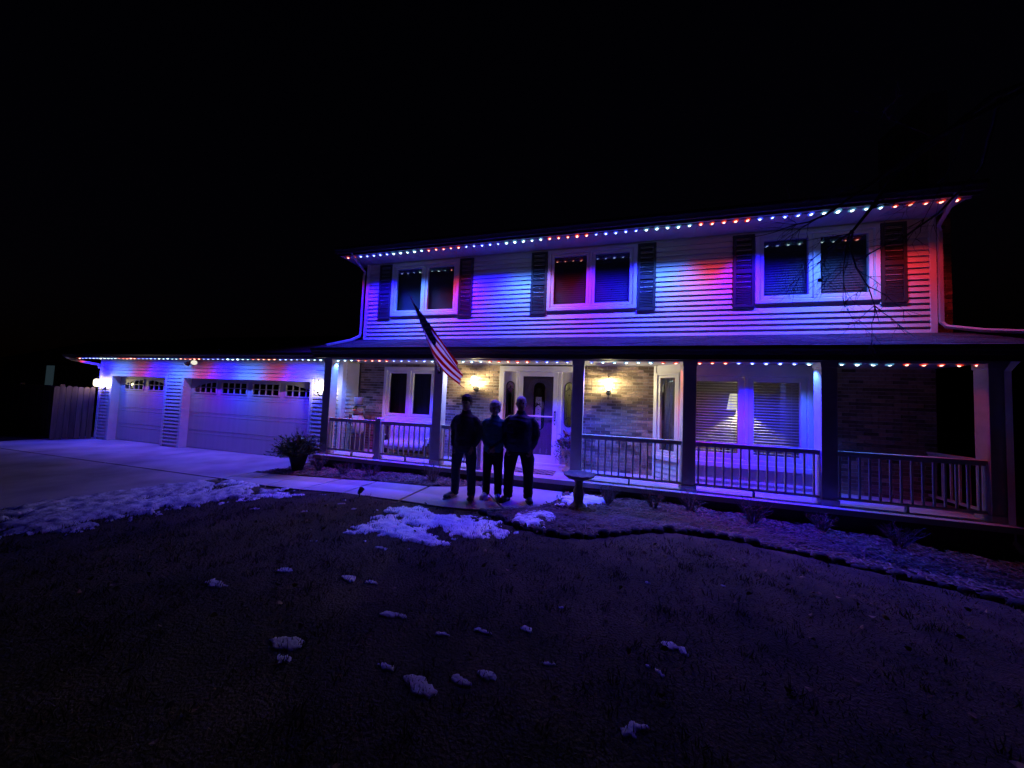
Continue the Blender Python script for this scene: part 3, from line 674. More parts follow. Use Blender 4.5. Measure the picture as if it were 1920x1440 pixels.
bay_string('row of white then red lights over the rightmost porch bay', (10.14, 11.79), 'WWWWRRRRR', LED_PORCH*.40, SPOT_END)
gp = []; x = -.1; k = 0
gseq = 'WWWWWBBBBBRRRRR'
while x > -10.6: gp.append((x, gseq[k % 15])); x -= .189; k += 1
light_string('row of tiny lights along the garage eave', gp, LED_GARAGE, -.93, 2.706, -10.6, -.27, GRP, SPOT_GARAGE)

# ================================================================== WALL LANTERNS
def point(parent, loc, p, col, r=.03, name='lamp_light'):
    d = bpy.data.lights.new(name, 'POINT'); d.energy = p; d.color = col; d.shadow_soft_size = r
    o = bpy.data.objects.new(name, d); COL.objects.link(o); o.parent = parent; o.location = loc; return o
def lantern(x, y, z, label, p):
    t = thing('wall_lantern', label, 'wall lamp', (x, y, z), 0, 'lit wall lanterns on the house')
    c = -.205
    b = MB(); b.lathe([(.001, .205), (.006, .20), (.008, .175), (.016, .168), (.008, .158), (.012, .148), (.017, .138), (.018, .130), (.001, .128)], (0, c, 0), 12); b.build('finial', M['blackmetal'], t, True)
    b = MB(); b.lathe([(.026, .130), (.060, .115), (.080, .086), (.076, .07), (.079, .0), (.076, -.07), (.060, -.105), (.034, -.125)], (0, c, 0), 16); b.build('glass_shade', M['lantern_glass'], t, True)
    b = MB()
    for z in (.082, -.078): b.lathe([(.080, z-.006), (.090, z-.005), (.090, z+.005), (.080, z+.006)], (0, c, 0), 16)
    b.lathe([(.034, -.126), (.040, -.13), (.022, -.15), (.008, -.165), (.001, -.18)], (0, c, 0), 12)
    for k in range(4):
        a = PI/4+k*PI/2; b.tube([(.084*math.cos(a), c+.084*math.sin(a), -.078), (.036*math.cos(a), c+.036*math.sin(a), -.135)], .005, 4)
    b.build('cage', M['blackmetal'], t)
    b = MB(); b.lathe([(.06, -.014), (.055, 0), (.03, .012)], (0, 0, 0), 12); bp_ = b.mesh('backplate', M['blackmetal']); bp_.transform(Matrix.Rotation(PI/2, 4, 'X')); o = link('backplate', bp_, t, (0, -.008, -.17))
    b = MB(); b.tube([(0, -.01, -.17), (0, -.07, -.23), (0, -.14, -.225), (0, c, -.165)], .012, 6); b.tube([(0, -.02, -.19), (0, -.06, -.27), (0, -.02, -.30)], .007, 5); b.build('bracket', M['blackmetal'], t)
    point(t, (0, c, .0), p, WARM, .05)
lantern(6.50, -.012, 2.30, 'lit lantern on brick wall between front door and bay window', LANTERN_W)
lantern(3.40, -.012, 2.30, 'lit lantern on brick wall just left of the front door', LANTERN_W)
lantern(-.66, -.57, 2.02, 'lit lantern on white siding right of the double garage door', LANTERN_W*.45)
lantern(-9.80, -.57, 1.90, 'lit lantern at the far left garage corner by the wooden gate', LANTERN_W*.35)
# twin floodlight under garage eave
fl = thing('floodlight', 'twin-headed floodlight under the garage eave between the two doors', 'floodlight', (-5.54, -.62, 2.66))
b = MB(); b.lathe([(.06, .08), (.06, .05), (.03, .03)], (0, 0, 0), 12); b.build('base', M['blackmetal'], fl)
for s in (-1, 1):
    d = Vector((.75*s+.25, -.7, -.35)).normalized() if s > 0 else Vector((-.75, -.15, -.6)).normalized()
    o = Vector((.10*s, -.05, -.01))
    b = MB(); b.tube([(0, 0, .04), o, o+d*.05, o+d*.06, o+d*.13], [.014, .018, .035, .05, .075], 14); hd_ = b.build('lamp_head', M['blackmetal'], fl, True)
    b = MB(); b.tube([o+d*.131, o+d*.142, o+d*.15], [.072, .066, .03], 14); b.build('lens', M['floodlens'], hd_, True)

# ================================================================== THINGS ON AND BY THE PORCH
# table lamp in the bay room
tl = thing('table_lamp', 'glowing table lamp with pleated shade behind the bay window blind', 'table lamp', (8.93, -.12, 1.20))
b = MB(); b.lathe([(.176, .66), (.12, .985)], n=20); me = b.mesh('lamp_shade', M['lampshade'], True)
bmx = bmesh.new(); bmx.from_mesh(me); bmesh.ops.delete(bmx, geom=[f for f in bmx.faces if len(f.verts) > 4], context='FACES'); bmx.to_mesh(me); bmx.free()
link('lamp_shade', me, tl)
b = MB(); b.lathe([(.09, 0), (.09, .02), (.03, .05), (.06, .16), (.10, .32), (.06, .5), (.02, .56), (.012, .8)], n=16); b.build('lamp_base', M['stone'], tl, True)
point(tl, (0, 0, .82), 80, (1, .83, .50), .03)
sb = thing('side_table', 'small dark table under the lamp inside the bay window', 'table', (8.93, -.06, .84))
b = MB(); b.box(-.25, .25, -.25, .25, .33, .36); b.build('table_top', M['darkwood'], sb)
for sx in (-1, 1):
    for sy in (-1, 1): b = MB(); b.box(sx*.2-.02, sx*.2+.02, sy*.2-.02, sy*.2+.02, 0, .33); b.build('leg', M['darkwood'], sb)
# hallway lamp seen through the right sidelight
hl = thing('hallway_lamp', 'warm ceiling lamp glowing behind the right sidelight glass', 'ceiling lamp', (5.68, .75, 2.62))
b = MB(); b.lathe([(.001, -.11), (.06, -.10), (.09, -.05), (.09, 0), (.06, .06)], n=14); b.build('glass_shade', M['lantern_glass'], hl, True); point(hl, (0, 0, -.16), 9, (1, .88, .55), .05)

# front door hanging: wooden snowman plank
sp = thing('door_hanging', 'white plank snowman with black hat hung on the front door', 'decoration', (4.94, .032, 1.25))
b = MB(); b.box(-.068, .068, -.012, .012, 0, .745); b.build('plank', M['plank'], sp, bevel=.004)
b = MB(); b.box(-.105, .105, -.018, .014, .735, .765); b.prism_y([(-.075, .765), (.075, .765), (.085, .88), (.05, .93), (-.05, .93), (-.085, .88)], -.014, .012); b.build('hat', M['black'], sp)
b = MB(); b.tube([(-.065, -.02, .50), (-.02, -.03, .555), (0, -.03, .545), (.02, -.03, .555), (.065, -.02, .50)], .012, 6); b.tube([(0, -.03, .55), (-.04, -.03, .60), (-.06, -.03, .57), (0, -.03, .545)], .011, 6); b.tube([(0, -.03, .55), (.04, -.03, .60), (.06, -.03, .57), (0, -.03, .545)], .011, 6); b.build('bow', M['black'], sp)
for z in (.44, .35, .20, .08): b = MB(); b.ball((0, -.014, z), .011, 8); b.build('button', M['black'], sp)
for s in (-1, 1): b = MB(); b.ball((s*.025, -.014, .68), .008, 8); b.build('eye', M['black'], sp)
b = MB(); b.tube([(0, -.012, .655), (.05, -.03, .65)], [.010, .002], 6); b.build('nose', M['orange'], sp)
b = MB(); b.tube([(-.05, .0, .93), (0, .0, 1.25), (.05, 0, .93)], .003, 4); b.build('hanger', M['black'], sp)

# snowman figure on a barrel
ba = thing('barrel', 'dark wooden barrel under the porch snowman', 'barrel', (.31, -.42, .42))
b = MB(); b.lathe([(.15, 0), (.175, .10), (.185, .22), (.175, .34), (.15, .45)], n=16); b.build('staves', M['darkwood'], ba, True)
for z, r in ((.08, .176), (.37, .176)): b = MB(); b.lathe([(r-.004, z-.014), (r+.004, z-.014), (r+.004, z+.014), (r-.004, z+.014)], n=16); b.build('hoop', M['blackmetal'], ba)
sm = thing('snowman', 'white snowman figure in grey top hat standing behind the left railing', 'snowman', (.31, -.42, .87))
b = MB(); b.lathe([(.001, 0), (.13, .005), (.185, .09), (.20, .20), (.185, .32), (.14, .43), (.10, .49), (.085, .51)], n=20); b.build('body', M['snowman'], sm, True)
b = MB(); b.ball((0, 0, .61), .125, 18); b.build('head', M['snowman'], sm, True)
b = MB(); b.lathe([(.001, .0), (.175, .012), (.18, .028), (.105, .018), (.105, .02), (.10, .09), (.122, .225), (.11, .232), (.001, .232)], (0, 0, .70), 18); b.build('hat', M['hatgrey'], sm, True)
b = MB(); b.lathe([(.104, .715), (.110, .72), (.108, .752), (.102, .755)], n=18); b.build('hat_band', M['black'], sm)
b = MB(); b.lathe([(.10, .47), (.125, .485), (.13, .51), (.11, .53)], n=16); b.box(-.10, -.04, -.20, -.16, .26, .49); b.build('scarf', M['scarf'], sm)
for z in (.18, .27, .36): b = MB(); b.ball((.01, -.195+abs(.2-z)*.12, z), .016, 8); b.build('button', M['black'], sm)
for s in (-1, 1): b = MB(); b.ball((s*.04, -.115, .635), .013, 8); b.build('eye', M['black'], sm)
b = MB(); b.tube([(0, -.115, .60), (-.02, -.21, .595)], [.022, .003], 8); b.build('nose', M['orange'], sm)
# bench with quilt
bn = thing('bench', 'dark porch bench below the left window with a patchwork throw', 'bench', (1.70, -.36, .42))
b = MB()
for y in (-.19, -.10, -.01, .08): b.box(-.70, .70, y, y+.075, .27, .295)
b.build('seat', M['darkwood'], bn)
for x in (-.66, .66):
    for y in (-.17, .15):
        b = MB(); b.box(x-.025, x+.025, y-.025, y+.025, 0, .27 if y < 0 else .68); b.build('leg', M['darkwood'], bn)
b = MB(); b.box(-.70, .70, .15, .18, .60, .68); b.box(-.70, .70, .15, .18, .34, .40)
for k in range(9): b.box(-.60+k*.14, -.54+k*.14, .155, .175, .40, .60)
b.build('backrest', M['darkwood'], bn)
for x in (-.68, .68): b = MB(); b.box(x-.03, x+.03, -.2, .15, .44, .47); b.box(x-.02, x+.02, -.19, -.15, .27, .44); b.build('armrest', M['rail'], bn)
def quilt_mat():
    m, t, b = principled('patchwork_print'); N, L = t.nodes, t.links
    geo = N.new('ShaderNodeTexCoord'); mp = N.new('ShaderNodeMapping'); mp.inputs['Rotation'].default_value = (PI/2, 0, 0); L.new(geo.outputs['Object'], mp.inputs[0])
    br = N.new('ShaderNodeTexBrick'); br.offset = 0; br.inputs['Scale'].default_value = 1; br.inputs['Brick Width'].default_value = .125; br.inputs['Row Height'].default_value = .125; br.inputs['Mortar Size'].default_value = .016
    br.inputs['Color1'].default_value = (.05, .06, .16, 1); br.inputs['Color2'].default_value = (.24, .21, .22, 1); br.inputs['Mortar'].default_value = (.50, .48, .47, 1); L.new(mp.outputs[0], br.inputs[0])
    vo = N.new('ShaderNodeTexVoronoi'); vo.inputs['Scale'].default_value = 26; L.new(mp.outputs[0], vo.inputs[0])
    rp = N.new('ShaderNodeMapRange'); rp.inputs[1].default_value = .25; rp.inputs[2].default_value = .45; L.new(vo.outputs[0], rp.inputs[0])
    mx = N.new('ShaderNodeMix'); mx.data_type = 'RGBA'; L.new(rp.outputs[0], mx.inputs[0]); L.new(br.outputs[0], mx.inputs[6]); mx.inputs[7].default_value = (.34, .32, .32, 1)
    L.new(mx.outputs[2], b.inputs['Base Color']); b.inputs['Roughness'].default_value = .95; return m
q = MB(); n = 26; prof = [(.16, .40), (.125, .64), (.14, .695), (.19, .70), (.21, .64)]
prof = [(-.215, .18), (-.212, .30), (-.10, .315), (.06, .32), (.125, .38), (.13, .52), (.135, .68), (.165, .70), (.20, .68), (.205, .50)]
vs = []
for i in range(n+1):
    x = -.52+1.14*i/n
    for k, (y, z) in enumerate(prof): vs.append((x, y+.008*math.sin(i*1.1+k), z+.008*math.sin(i*.8+k*.7)))
k = len(prof); q.add(vs, [(i*k+j, (i+1)*k+j, (i+1)*k+j+1, i*k+j+1) for i in range(n) for j in range(k-1)])
qo = q.build('quilt', quilt_mat(), None, True, (1.70, -.36, .42)); so_ = qo.modifiers.new('thick', 'SOLIDIFY'); so_.thickness = .014; so_.offset = 1
tag(qo, 'pale patchwork throw spread over the porch bench', 'quilt')
# doormat
def mat_print():
    m, t, b = principled('doormat_print'); N, L = t.nodes, t.links
    co = N.new('ShaderNodeTexCoord'); mp = N.new('ShaderNodeMapping'); mp.inputs['Rotation'].default_value = (0, 0, PI/4); mp.inputs['Scale'].default_value = (1, 1, 1); L.new(co.outputs['Object'], mp.inputs[0])
    br = N.new('ShaderNodeTexBrick'); br.offset = 0; br.inputs['Scale'].default_value = 1; br.inputs['Brick Width'].default_value = .135; br.inputs['Row Height'].default_value = .135; br.inputs['Mortar Size'].default_value = .014
    br.inputs['Color1'].default_value = (.22, .16, .11, 1); br.inputs['Color2'].default_value = (.26, .20, .14, 1); br.inputs['Mortar'].default_value = (.02, .018, .018, 1); L.new(mp.outputs[0], br.inputs[0])
    L.new(br.outputs[0], b.inputs['Base Color']); b.inputs['Roughness'].default_value = .95; return m
b = MB(); b.box(-.48, .48, -.22, .22, 0, .012); dm = b.build('doormat', mat_print(), None, False, (5.0, -.74, .421)); tag(dm, 'brown doormat with dark diamond lattice before the front door', 'doormat')

# ---- foliage helpers
def leafy(b, base, tip, w, bend=.0, seg=3):
    B, Tp = Vector(base), Vector(tip); d = Tp-B; L = d.length; d.normalize()
    s = d.cross(Vector((random.uniform(-1, 1), random.uniform(-1, 1), random.uniform(-1, 1)))).normalized(); nrm = s.cross(d)
    vs = []; 
    for i in range(seg+1):
        t = i/seg; ww = w*math.sin(PI*min(.97, max(.06, t)))*.5; c = B+d*L*t+nrm*bend*math.sin(PI*t)*L
        vs += [tuple(c-s*ww), tuple(c+s*ww)]
    b.add(vs, [(2*i, 2*i+1, 2*i+3, 2*i+2) for i in range(seg)])
def twigs(b, base, n, h, spread, r0=.006, curl=.3, rnd=random, sub=2, nrad=4):
    for i in range(n):
        a = rnd.uniform(0, 2*PI); s = rnd.uniform(.2, 1)*spread; hh = h*rnd.uniform(.55, 1)
        p0 = Vector(base)+Vector((math.cos(a)*spread*.12, math.sin(a)*spread*.12, 0)); pts = [p0]; m = 5
        for k in range(1, m+1):
            t = k/m; pts.append(p0+Vector((math.cos(a)*s*t**1.2, math.sin(a)*s*t**1.2, hh*t))+Vector((rnd.uniform(-1, 1), rnd.uniform(-1, 1), rnd.uniform(-.5, .5)))*curl*.1*h*t)
        b.tube(pts, [r0*(1-.75*k/m) for k in range(m+1)], nrad)
        for q in range(sub):
            k = rnd.randint(2, m-1); p = pts[k]; dd = Vector((rnd.uniform(-1, 1), rnd.uniform(-1, 1), rnd.uniform(.1, 1))).normalized()*h*rnd.uniform(.15, .35)
            b.tube([p, p+dd*.5+Vector((0, 0, .02)), p+dd], [r0*.5, r0*.4, r0*.2], 3)
# tall planter by the garage
pl = thing('planter', 'dark pot of evergreen branches beside the garage wall and left column', 'potted plant', (-.20, -1.62, H(-.2)+.03))
b = MB(); b.lathe([(.10, 0), (.11, .03), (.15, .18), (.185, .31), (.195, .35), (.175, .35), (.165, .32), (.001, .31)], n=18); b.build('pot', M['pot'], pl, True)
b = MB()
for i in range(210):
    a = random.uniform(0, 2*PI); e = random.uniform(.1, 1.5); L = random.uniform(.24, .56); d = Vector((math.cos(a)*math.cos(e), math.sin(a)*math.cos(e), math.sin(e)))
    p0 = Vector((math.cos(a)*.08, math.sin(a)*.08, .31)); p1 = p0+d*L
    b.tube([p0, p0+d*L*.6, p1], [.005, .004, .002], 3)
    for k in range(14):
        t = random.uniform(.35, 1); q0 = p0+d*L*t; leafy(b, q0, q0+(d*.6+Vector((random.uniform(-1, 1), random.uniform(-1, 1), random.uniform(-.3, 1))).normalized())*.05, .016, 0, 2)
stuff(b.build('foliage', M['evergreen'], pl))
b = MB()
for a, e, L in ((2.9, .45, .52), (3.3, .28, .46), (3.0, .10, .40), (.2, .3, .34), (-.6, .5, .36), (5.6, .9, .5), (3.6, .8, .45)):
    d = Vector((math.cos(a)*math.cos(e), math.sin(a)*math.cos(e), math.sin(e))); p0 = Vector((0, 0, .37)); b.tube([p0, p0+d*L], [.007, .004], 4)
    for k in range(9):
        q0 = p0+d*L*(.5+.5*k/8); leafy(b, q0, q0+(d*.7+Vector((random.uniform(-1, 1), random.uniform(-1, 1), random.uniform(-.6, .8))).normalized())*.11, .055, .1)
b.build('broad_leaves', M['magnolia'], pl)
b = MB(); twigs(b, (0, 0, .38), 14, .72, .22, .005, .3); b.build('twigs', M['twig'], pl)
# urn with red leaves beside the door
ur = thing('urn_planter', 'pale urn with red leaves and drooping greenery right of the front door', 'potted plant', (5.72, -.40, .42))
b = MB(); b.lathe([(.13, 0), (.13, .04), (.07, .09), (.06, .14), (.10, .22), (.16, .34), (.18, .46), (.19, .50), (.165, .50), (.001, .46)], n=18); b.build('urn', M['urn'], ur, True)
b = MB()
for i in range(90):
    a = random.uniform(0, 2*PI); L = random.uniform(.18, .40); dz = random.uniform(-.1, .35)
    p0 = Vector((0, 0, .48)); pm_ = p0+Vector((math.cos(a)*L*.55, math.sin(a)*L*.55, .10+dz*.4)); p1 = p0+Vector((math.cos(a)*L, math.sin(a)*L, dz-.25)); b.tube([p0, pm_, p1], [.004, .003, .0015], 3)
    for k in range(6):
        t = random.random(); q0 = pm_.lerp(p1, t); leafy(b, q0, q0+Vector((random.uniform(-1, 1), random.uniform(-1, 1), random.uniform(-1, .3))).normalized()*.07, .016, .1, 2)
stuff(b.build('foliage', M['evergreen'], ur))
b = MB()
for i in range(46):
    a = random.uniform(0, 2*PI); r = random.uniform(.0, .14); q0 = Vector((math.cos(a)*r-.03, math.sin(a)*r, .52+random.uniform(0, .28))); leafy(b, q0, q0+Vector((math.cos(a), math.sin(a), random.uniform(-.2, .9))).normalized()*.13, .06, .15)
b.build('red_leaves', M['redleaf'], ur)
b = MB(); twigs(b, (0, 0, .5), 9, .62, .2, .005, .3); b.build('twigs', M['twig'], ur)

# ---- flag on the column
fp = thing('flagpole', 'slanted metal flagpole on the column left of the front door', 'flagpole', (2.95, -1.12, 2.47))
A0, A1 = Vector((0, 0, 0)), Vector((0, -1.21, 1.22)); pd_ = A1.normalized()
b = MB(); b.tube([A0, A1], .0125, 8); b.build('pole', M['pole'], fp)
b = MB(); b.ball(A1+pd_*.015, .022, 8); b.build('finial', M['pole'], fp)
b = MB(); b.box(-.035, .035, .002, .02, -.08, .06); b.tube([A0-pd_*.02, A0+pd_*.10], .02, 8); b.build('bracket', M['chrome'], fp)
def flag_mat():
    m, t, b = principled('flag_print'); N, L = t.nodes, t.links
    uv = N.new('ShaderNodeUVMap'); sx = N.new('ShaderNodeSeparateXYZ'); L.new(uv.outputs[0], sx.inputs[0])
    def mth(op, a, c=None, d=None):
        n = N.new('ShaderNodeMath'); n.operation = op
        for i, z in enumerate((a, c, d)):
            if z is None: continue
            if isinstance(z, (int, float)): n.inputs[i].default_value = z
            else: L.new(z, n.inputs[i])
        return n.outputs[0]
    U, V = sx.outputs[0], sx.outputs[1]
    st = mth('MODULO', mth('FLOOR', mth('MULTIPLY', V, 13)), 2)
    can = mth('MULTIPLY', mth('LESS_THAN', U, .4), mth('GREATER_THAN', V, 6/13))
    fu = mth('SUBTRACT', mth('FRACT', mth('MULTIPLY', U, 11/.4)), .5); fv = mth('SUBTRACT', mth('FRACT', mth('MULTIPLY', mth('SUBTRACT', V, 6/13), 9*13/7)), .5)
    par = mth('MODULO', mth('ADD', mth('FLOOR', mth('MULTIPLY', U, 11/.4)), mth('FLOOR', mth('MULTIPLY', mth('SUBTRACT', V, 6/13), 9*13/7))), 2)
    star = mth('MULTIPLY', mth('LESS_THAN', mth('ADD', mth('MULTIPLY', fu, fu), mth('MULTIPLY', fv, fv)), .10), mth('LESS_THAN', par, .5))
    m1 = N.new('ShaderNodeMix'); m1.data_type = 'RGBA'; L.new(st, m1.inputs[0]); m1.inputs[6].default_value = (.62, .022, .026, 1); m1.inputs[7].default_value = (.86, .84, .83, 1)
    m2 = N.new('ShaderNodeMix'); m2.data_type = 'RGBA'; L.new(star, m2.inputs[0]); m2.inputs[6].default_value = (.008, .010, .045, 1); m2.inputs[7].default_value = (.16, .16, .2, 1)
    m3 = N.new('ShaderNodeMix'); m3.data_type = 'RGBA'; L.new(can, m3.inputs[0]); L.new(m1.outputs[2], m3.inputs[6]); L.new(m2.outputs[2], m3.inputs[7])
    L.new(m3.outputs[2], b.inputs['Base Color']); b.inputs['Roughness'].default_value = .8
    tr = N.new('ShaderNodeBsdfTranslucent'); L.new(m3.outputs[2], tr.inputs[0]); mx = N.new('ShaderNodeMixShader'); mx.inputs[0].default_value = .60
    L.new(b.outputs[0], mx.inputs[1]); L.new(tr.outputs[0], mx.inputs[2]); L.new(mx.outputs[0], N['Material Output'].inputs[0]); return m
def flag():
    P0 = Vector((2.95, -1.12, 2.47)); tip = P0+A1
    h0 = tip-pd_*.06; h1 = tip-pd_*.97
    f0 = Vector((3.84, -2.08, 2.52)); f1 = Vector((3.82, -1.78, 2.07))
    nu, nv = 60, 36; vs = []; uvs = []
    for i in range(nu+1):
        u = i/nu
        for j in range(nv+1):
            v = j/nv                      # v=0 lower edge, 1 = tip side
            a = h1.lerp(h0, v); c = f1.lerp(f0, v); p = a.lerp(c, u)
            p += Vector(((.06*v-.10*(1-v))*math.sin(PI*u), 0, -.10*math.sin(PI*u)*(1.0-.75*v)))   # sag
            amp = .046*min(1, u*2.2)
            ph = 2*PI*(1.6*v+.35*u)+.5
            p += Vector((.6, .8, .25)).normalized()*amp*math.sin(ph)+Vector((.4, .3, .3))*amp*.35*math.sin(2.3*ph+2*u)
            vs.append(tuple(p)); uvs.append((u, v))
    fs = [(i*(nv+1)+j, (i+1)*(nv+1)+j, (i+1)*(nv+1)+j+1, i*(nv+1)+j+1) for i in range(nu) for j in range(nv)]
    b = MB(); b.add(vs, fs); me = b.mesh('flag', flag_mat(), True); ul = me.uv_layers.new(name='UVMap')
    for lp in me.loops: ul.data[lp.index].uv = uvs[lp.vertex_index]
    o = link('flag', me); so = o.modifiers.new('thick', 'SOLIDIFY'); so.thickness = .002
    tag(o, 'stars and stripes flag hanging from the slanted pole', 'flag')
flag()

# ---- birdbath, path light
bb = thing('birdbath', 'grey stone birdbath on a pedestal in the mulch bed', 'birdbath', (6.07, -2.12, H(6.07)+.02))
b = MB(); b.lathe([(.13, -.06), (.135, .03), (.11, .06), (.085, .08), (.075, .12), (.088, .20), (.083, .27), (.062, .33), (.058, .40), (.075, .43), (.08, .455)], n=20); b.build('pedestal', M['stone'], bb, True)
b = MB(); n = 32; prof = [(.06, .45), (.12, .452), (.21, .49), (.245, .515), (.25, .535), (.235, .545), (.215, .53), (.15, .50), (.001, .49)]
b.lathe(prof, n=n); 
b.v = [(x*(1+(.018*math.sin(11*math.atan2(y, x)) if math.hypot(x, y) > .19 else 0)), y*(1+(.018*math.sin(11*math.atan2(y, x)) if math.hypot(x, y) > .19 else 0)), z+(.006*math.sin(11*math.atan2(y, x)) if math.hypot(x, y) > .2 else 0)) for x, y, z in b.v]
b.build('bowl', M['stone'], bb, True)
pl_ = thing('path_light', 'small dark stake spotlight at the lawn edge by the walkway', 'garden light', (2.62, -2.97, H(2.62)))
b = MB(); b.tube([(0, 0, -.05), (0, 0, .07)], [.004, .011], 6); b.build('stake', M['blackmetal'], pl_)
b = MB(); b.tube([(0, -.03, .075), (0, .005, .10), (0, .05, .14)], [.02, .036, .044], 10); b.build('lamp_head', M['blackmetal'], pl_)

# ---- edging stones
sm_ = MB(); sm_.lathe([(.062, -.05), (.066, .02), (.062, .055), (.046, .078), (.02, .088), (.001, .09)], n=12, sx=1.12, sy=.72)
eme = sm_.mesh('edging_stone', M['edging'], True)
def edging():
    seg = 0; prev = None; k = 0
    pts = [Vector((p[0], p[1], 0)) for p in EDGE]
    dist = 0
    for i in range(len(pts)-1):
        a, c = pts[i], pts[i+1]; L = (c-a).length; t = (seg-dist)/L if L else 0
        while t <= 1:
            p = a.lerp(c, max(0, t)); ang = math.atan2(c.y-a.y, c.x-a.x)
            o = link('edging_stone', eme, None, (p.x, p.y, H(p.x)+random.uniform(-.024, .004))); o.rotation_euler = (random.uniform(-.12, .12), random.uniform(-.08, .08), ang+random.uniform(-.1, .1)); s = random.uniform(.86, 1.12); o.scale = (s, s*random.uniform(.8, 1.2), s*random.uniform(.65, 1.1))
            tag(o, 'black scalloped edging stone in the curving row between mulch bed and lawn', 'edging stone', 'edging stones along the mulch bed'); k += 1
            seg += .170; t = (seg-dist)/L
        dist += L
edging()

# ---- shrubs
SHR = [((.26, -1.5), .40, .26, 'bare twiggy shrub just right of the planter'), ((1.13, -1.7), .30, .26, 'low bare shrub below the first railing post'), ((1.8, -1.68), .30, .26, 'low bare shrub below the bench railing'), ((3.2, -1.62), .38, .30, 'bushy bare shrub left of the standing people'),
       ((6.53, -1.75), .34, .20, 'upright bare shrub right of the birdbath'), ((7.24, -1.68), .34, .22, 'bare shrub under the railing, second right of the birdbath'), ((7.82, -1.55), .36, .24, 'bare shrub before the column left of the bay window'), ((8.65, -1.62), .42, .26, 'bare shrub below the bay window railing'), ((9.62, -1.45), .30, .2, 'small bare shrub before the column right of the bay window'), ((10.48, -1.52), .36, .24, 'dim bare shrub below the rightmost railing')]
for (x, y), h, s, lab in SHR:
    t = thing('shrub', lab, 'shrub', (x, y, H(x)+.01), 0, 'bare shrubs along the porch')
    b = MB(); twigs(b, (0, 0, 0), 34, h, s, .0055, .6, sub=4); b.build('twigs', M['twig'], t)

# ---- bare tree reaching in from the right
def tree():
    t = thing('bare_tree', 'bare tree whose branches hang before the right upper window', 'tree', (13.5, -3.6, H(13.5)))
    L0 = Vector((13.5, -3.6, H(13.5))); R = random.Random(5)
    tr = MB(); tr.tube([(0, 0, -.1), (.02, 0, .6), (-.05, .05, 2.2), (-.2, .15, 3.9), (-.5, .35, 5.2)], [.24, .18, .15, .13, .10], 12); tr.build('trunk', M['bark'], t, True)
    def w(*p): return Vector(p)-L0
    lim = MB(); 
    limbs = [([w(13.0,-3.25,5.1), w(12.2,-2.7,6.0), w(11.1,-2.1,6.0), w(10.30,-1.85,5.32), w(10.02,-1.8,4.82), w(9.82,-1.78,4.52)], [.08,.055,.042,.030,.022,.017]),
             ([w(11.6,-2.4,6.05), w(10.6,-2.0,5.62), w(9.95,-1.85,5.12), w(9.50,-1.8,4.80), w(9.30,-1.78,4.72)], [.042,.033,.024,.017,.011]),
             ([w(13.0,-3.25,5.1), w(13.2,-2.6,6.5), w(13.4,-2.2,7.8)], [.09,.06,.03]), ([w(13.1,-3.4,4.4), w(14.0,-3.6,6.0), w(14.6,-3.6,7.3)], [.08,.05,.02])]
    for p, r in limbs: lim.tube(p, r, 8)
    lim.build('limb', M['bark'], t, True)
    tw = MB()
    def grow(p, d, L, r, lev):
        pts = [p]; n = 5; dd = d.copy()
        for k in range(n):
            dd = (dd+Vector((R.uniform(-.25, .25), R.uniform(-.2, .2), R.uniform(-.22, .18)))).normalized(); pts.append(pts[-1]+dd*L/n)
        tw.tube(pts, [r*(1-.75*k/n) for k in range(n+1)], 4)
        if lev:
            for q in range(6 if lev > 1 else 5):
                k = R.randint(1, n); grow(pts[k], (dd+Vector((R.uniform(-.9, .9), R.uniform(-.5, .5), R.uniform(-.8, .6)))).normalized(), L*R.uniform(.3, .55), r*.5, lev-1)
    e = w(9.82, -1.78, 4.52)
    for d, L, r in (((-.12, 0, -1), 1.45, .014), ((-.5, 0, -.85), 1.05, .011), ((-.9, 0, -.45), .95, .011), ((-.75, .1, -.75), .8, .009), ((-.95, 0, -.15), .6, .008)): grow(e+Vector((R.uniform(-.03, .03), 0, R.uniform(-.03, .05))), Vector(d).normalized(), L, r, 2)
    for p, d, L, r in ((w(9.30,-1.78,4.72), (-1, 0, .0), .75, .011), (w(9.4,-1.78,4.76), (-.9, 0, -.5), .6, .009), (w(9.6,-1.8,4.85), (-.6, 0, .5), .6, .008), (w(10.02,-1.8,4.82), (.7, 0, .1), .6, .010), (w(10.02,-1.8,4.82), (.5, 0, .35), .55, .009), (w(10.3,-1.85,5.3), (-.9, 0, -.2), .8, .01), (w(10.9,-2.0,5.9), (.1, 0, -1), 1.3, .012), (w(10.35,-1.85,4.35), (-.8, 0, -.42), .85, .010), (w(10.6,-2.0,5.62), (-.8, 0, .4), .9, .012)): grow(p, Vector(d).normalized(), L, r, 2)
    tw.tube([w(10.35,-1.85,4.35), w(10.65,-1.95,4.6), w(11.0,-2.05,5.1), w(11.15,-2.1,5.95)], [.010, .013, .018, .024], 5)
    tw.ball(w(9.42, -1.8, 3.82), .028, 8); stuff(tw.build('twigs', M['bark'], t))
tree()

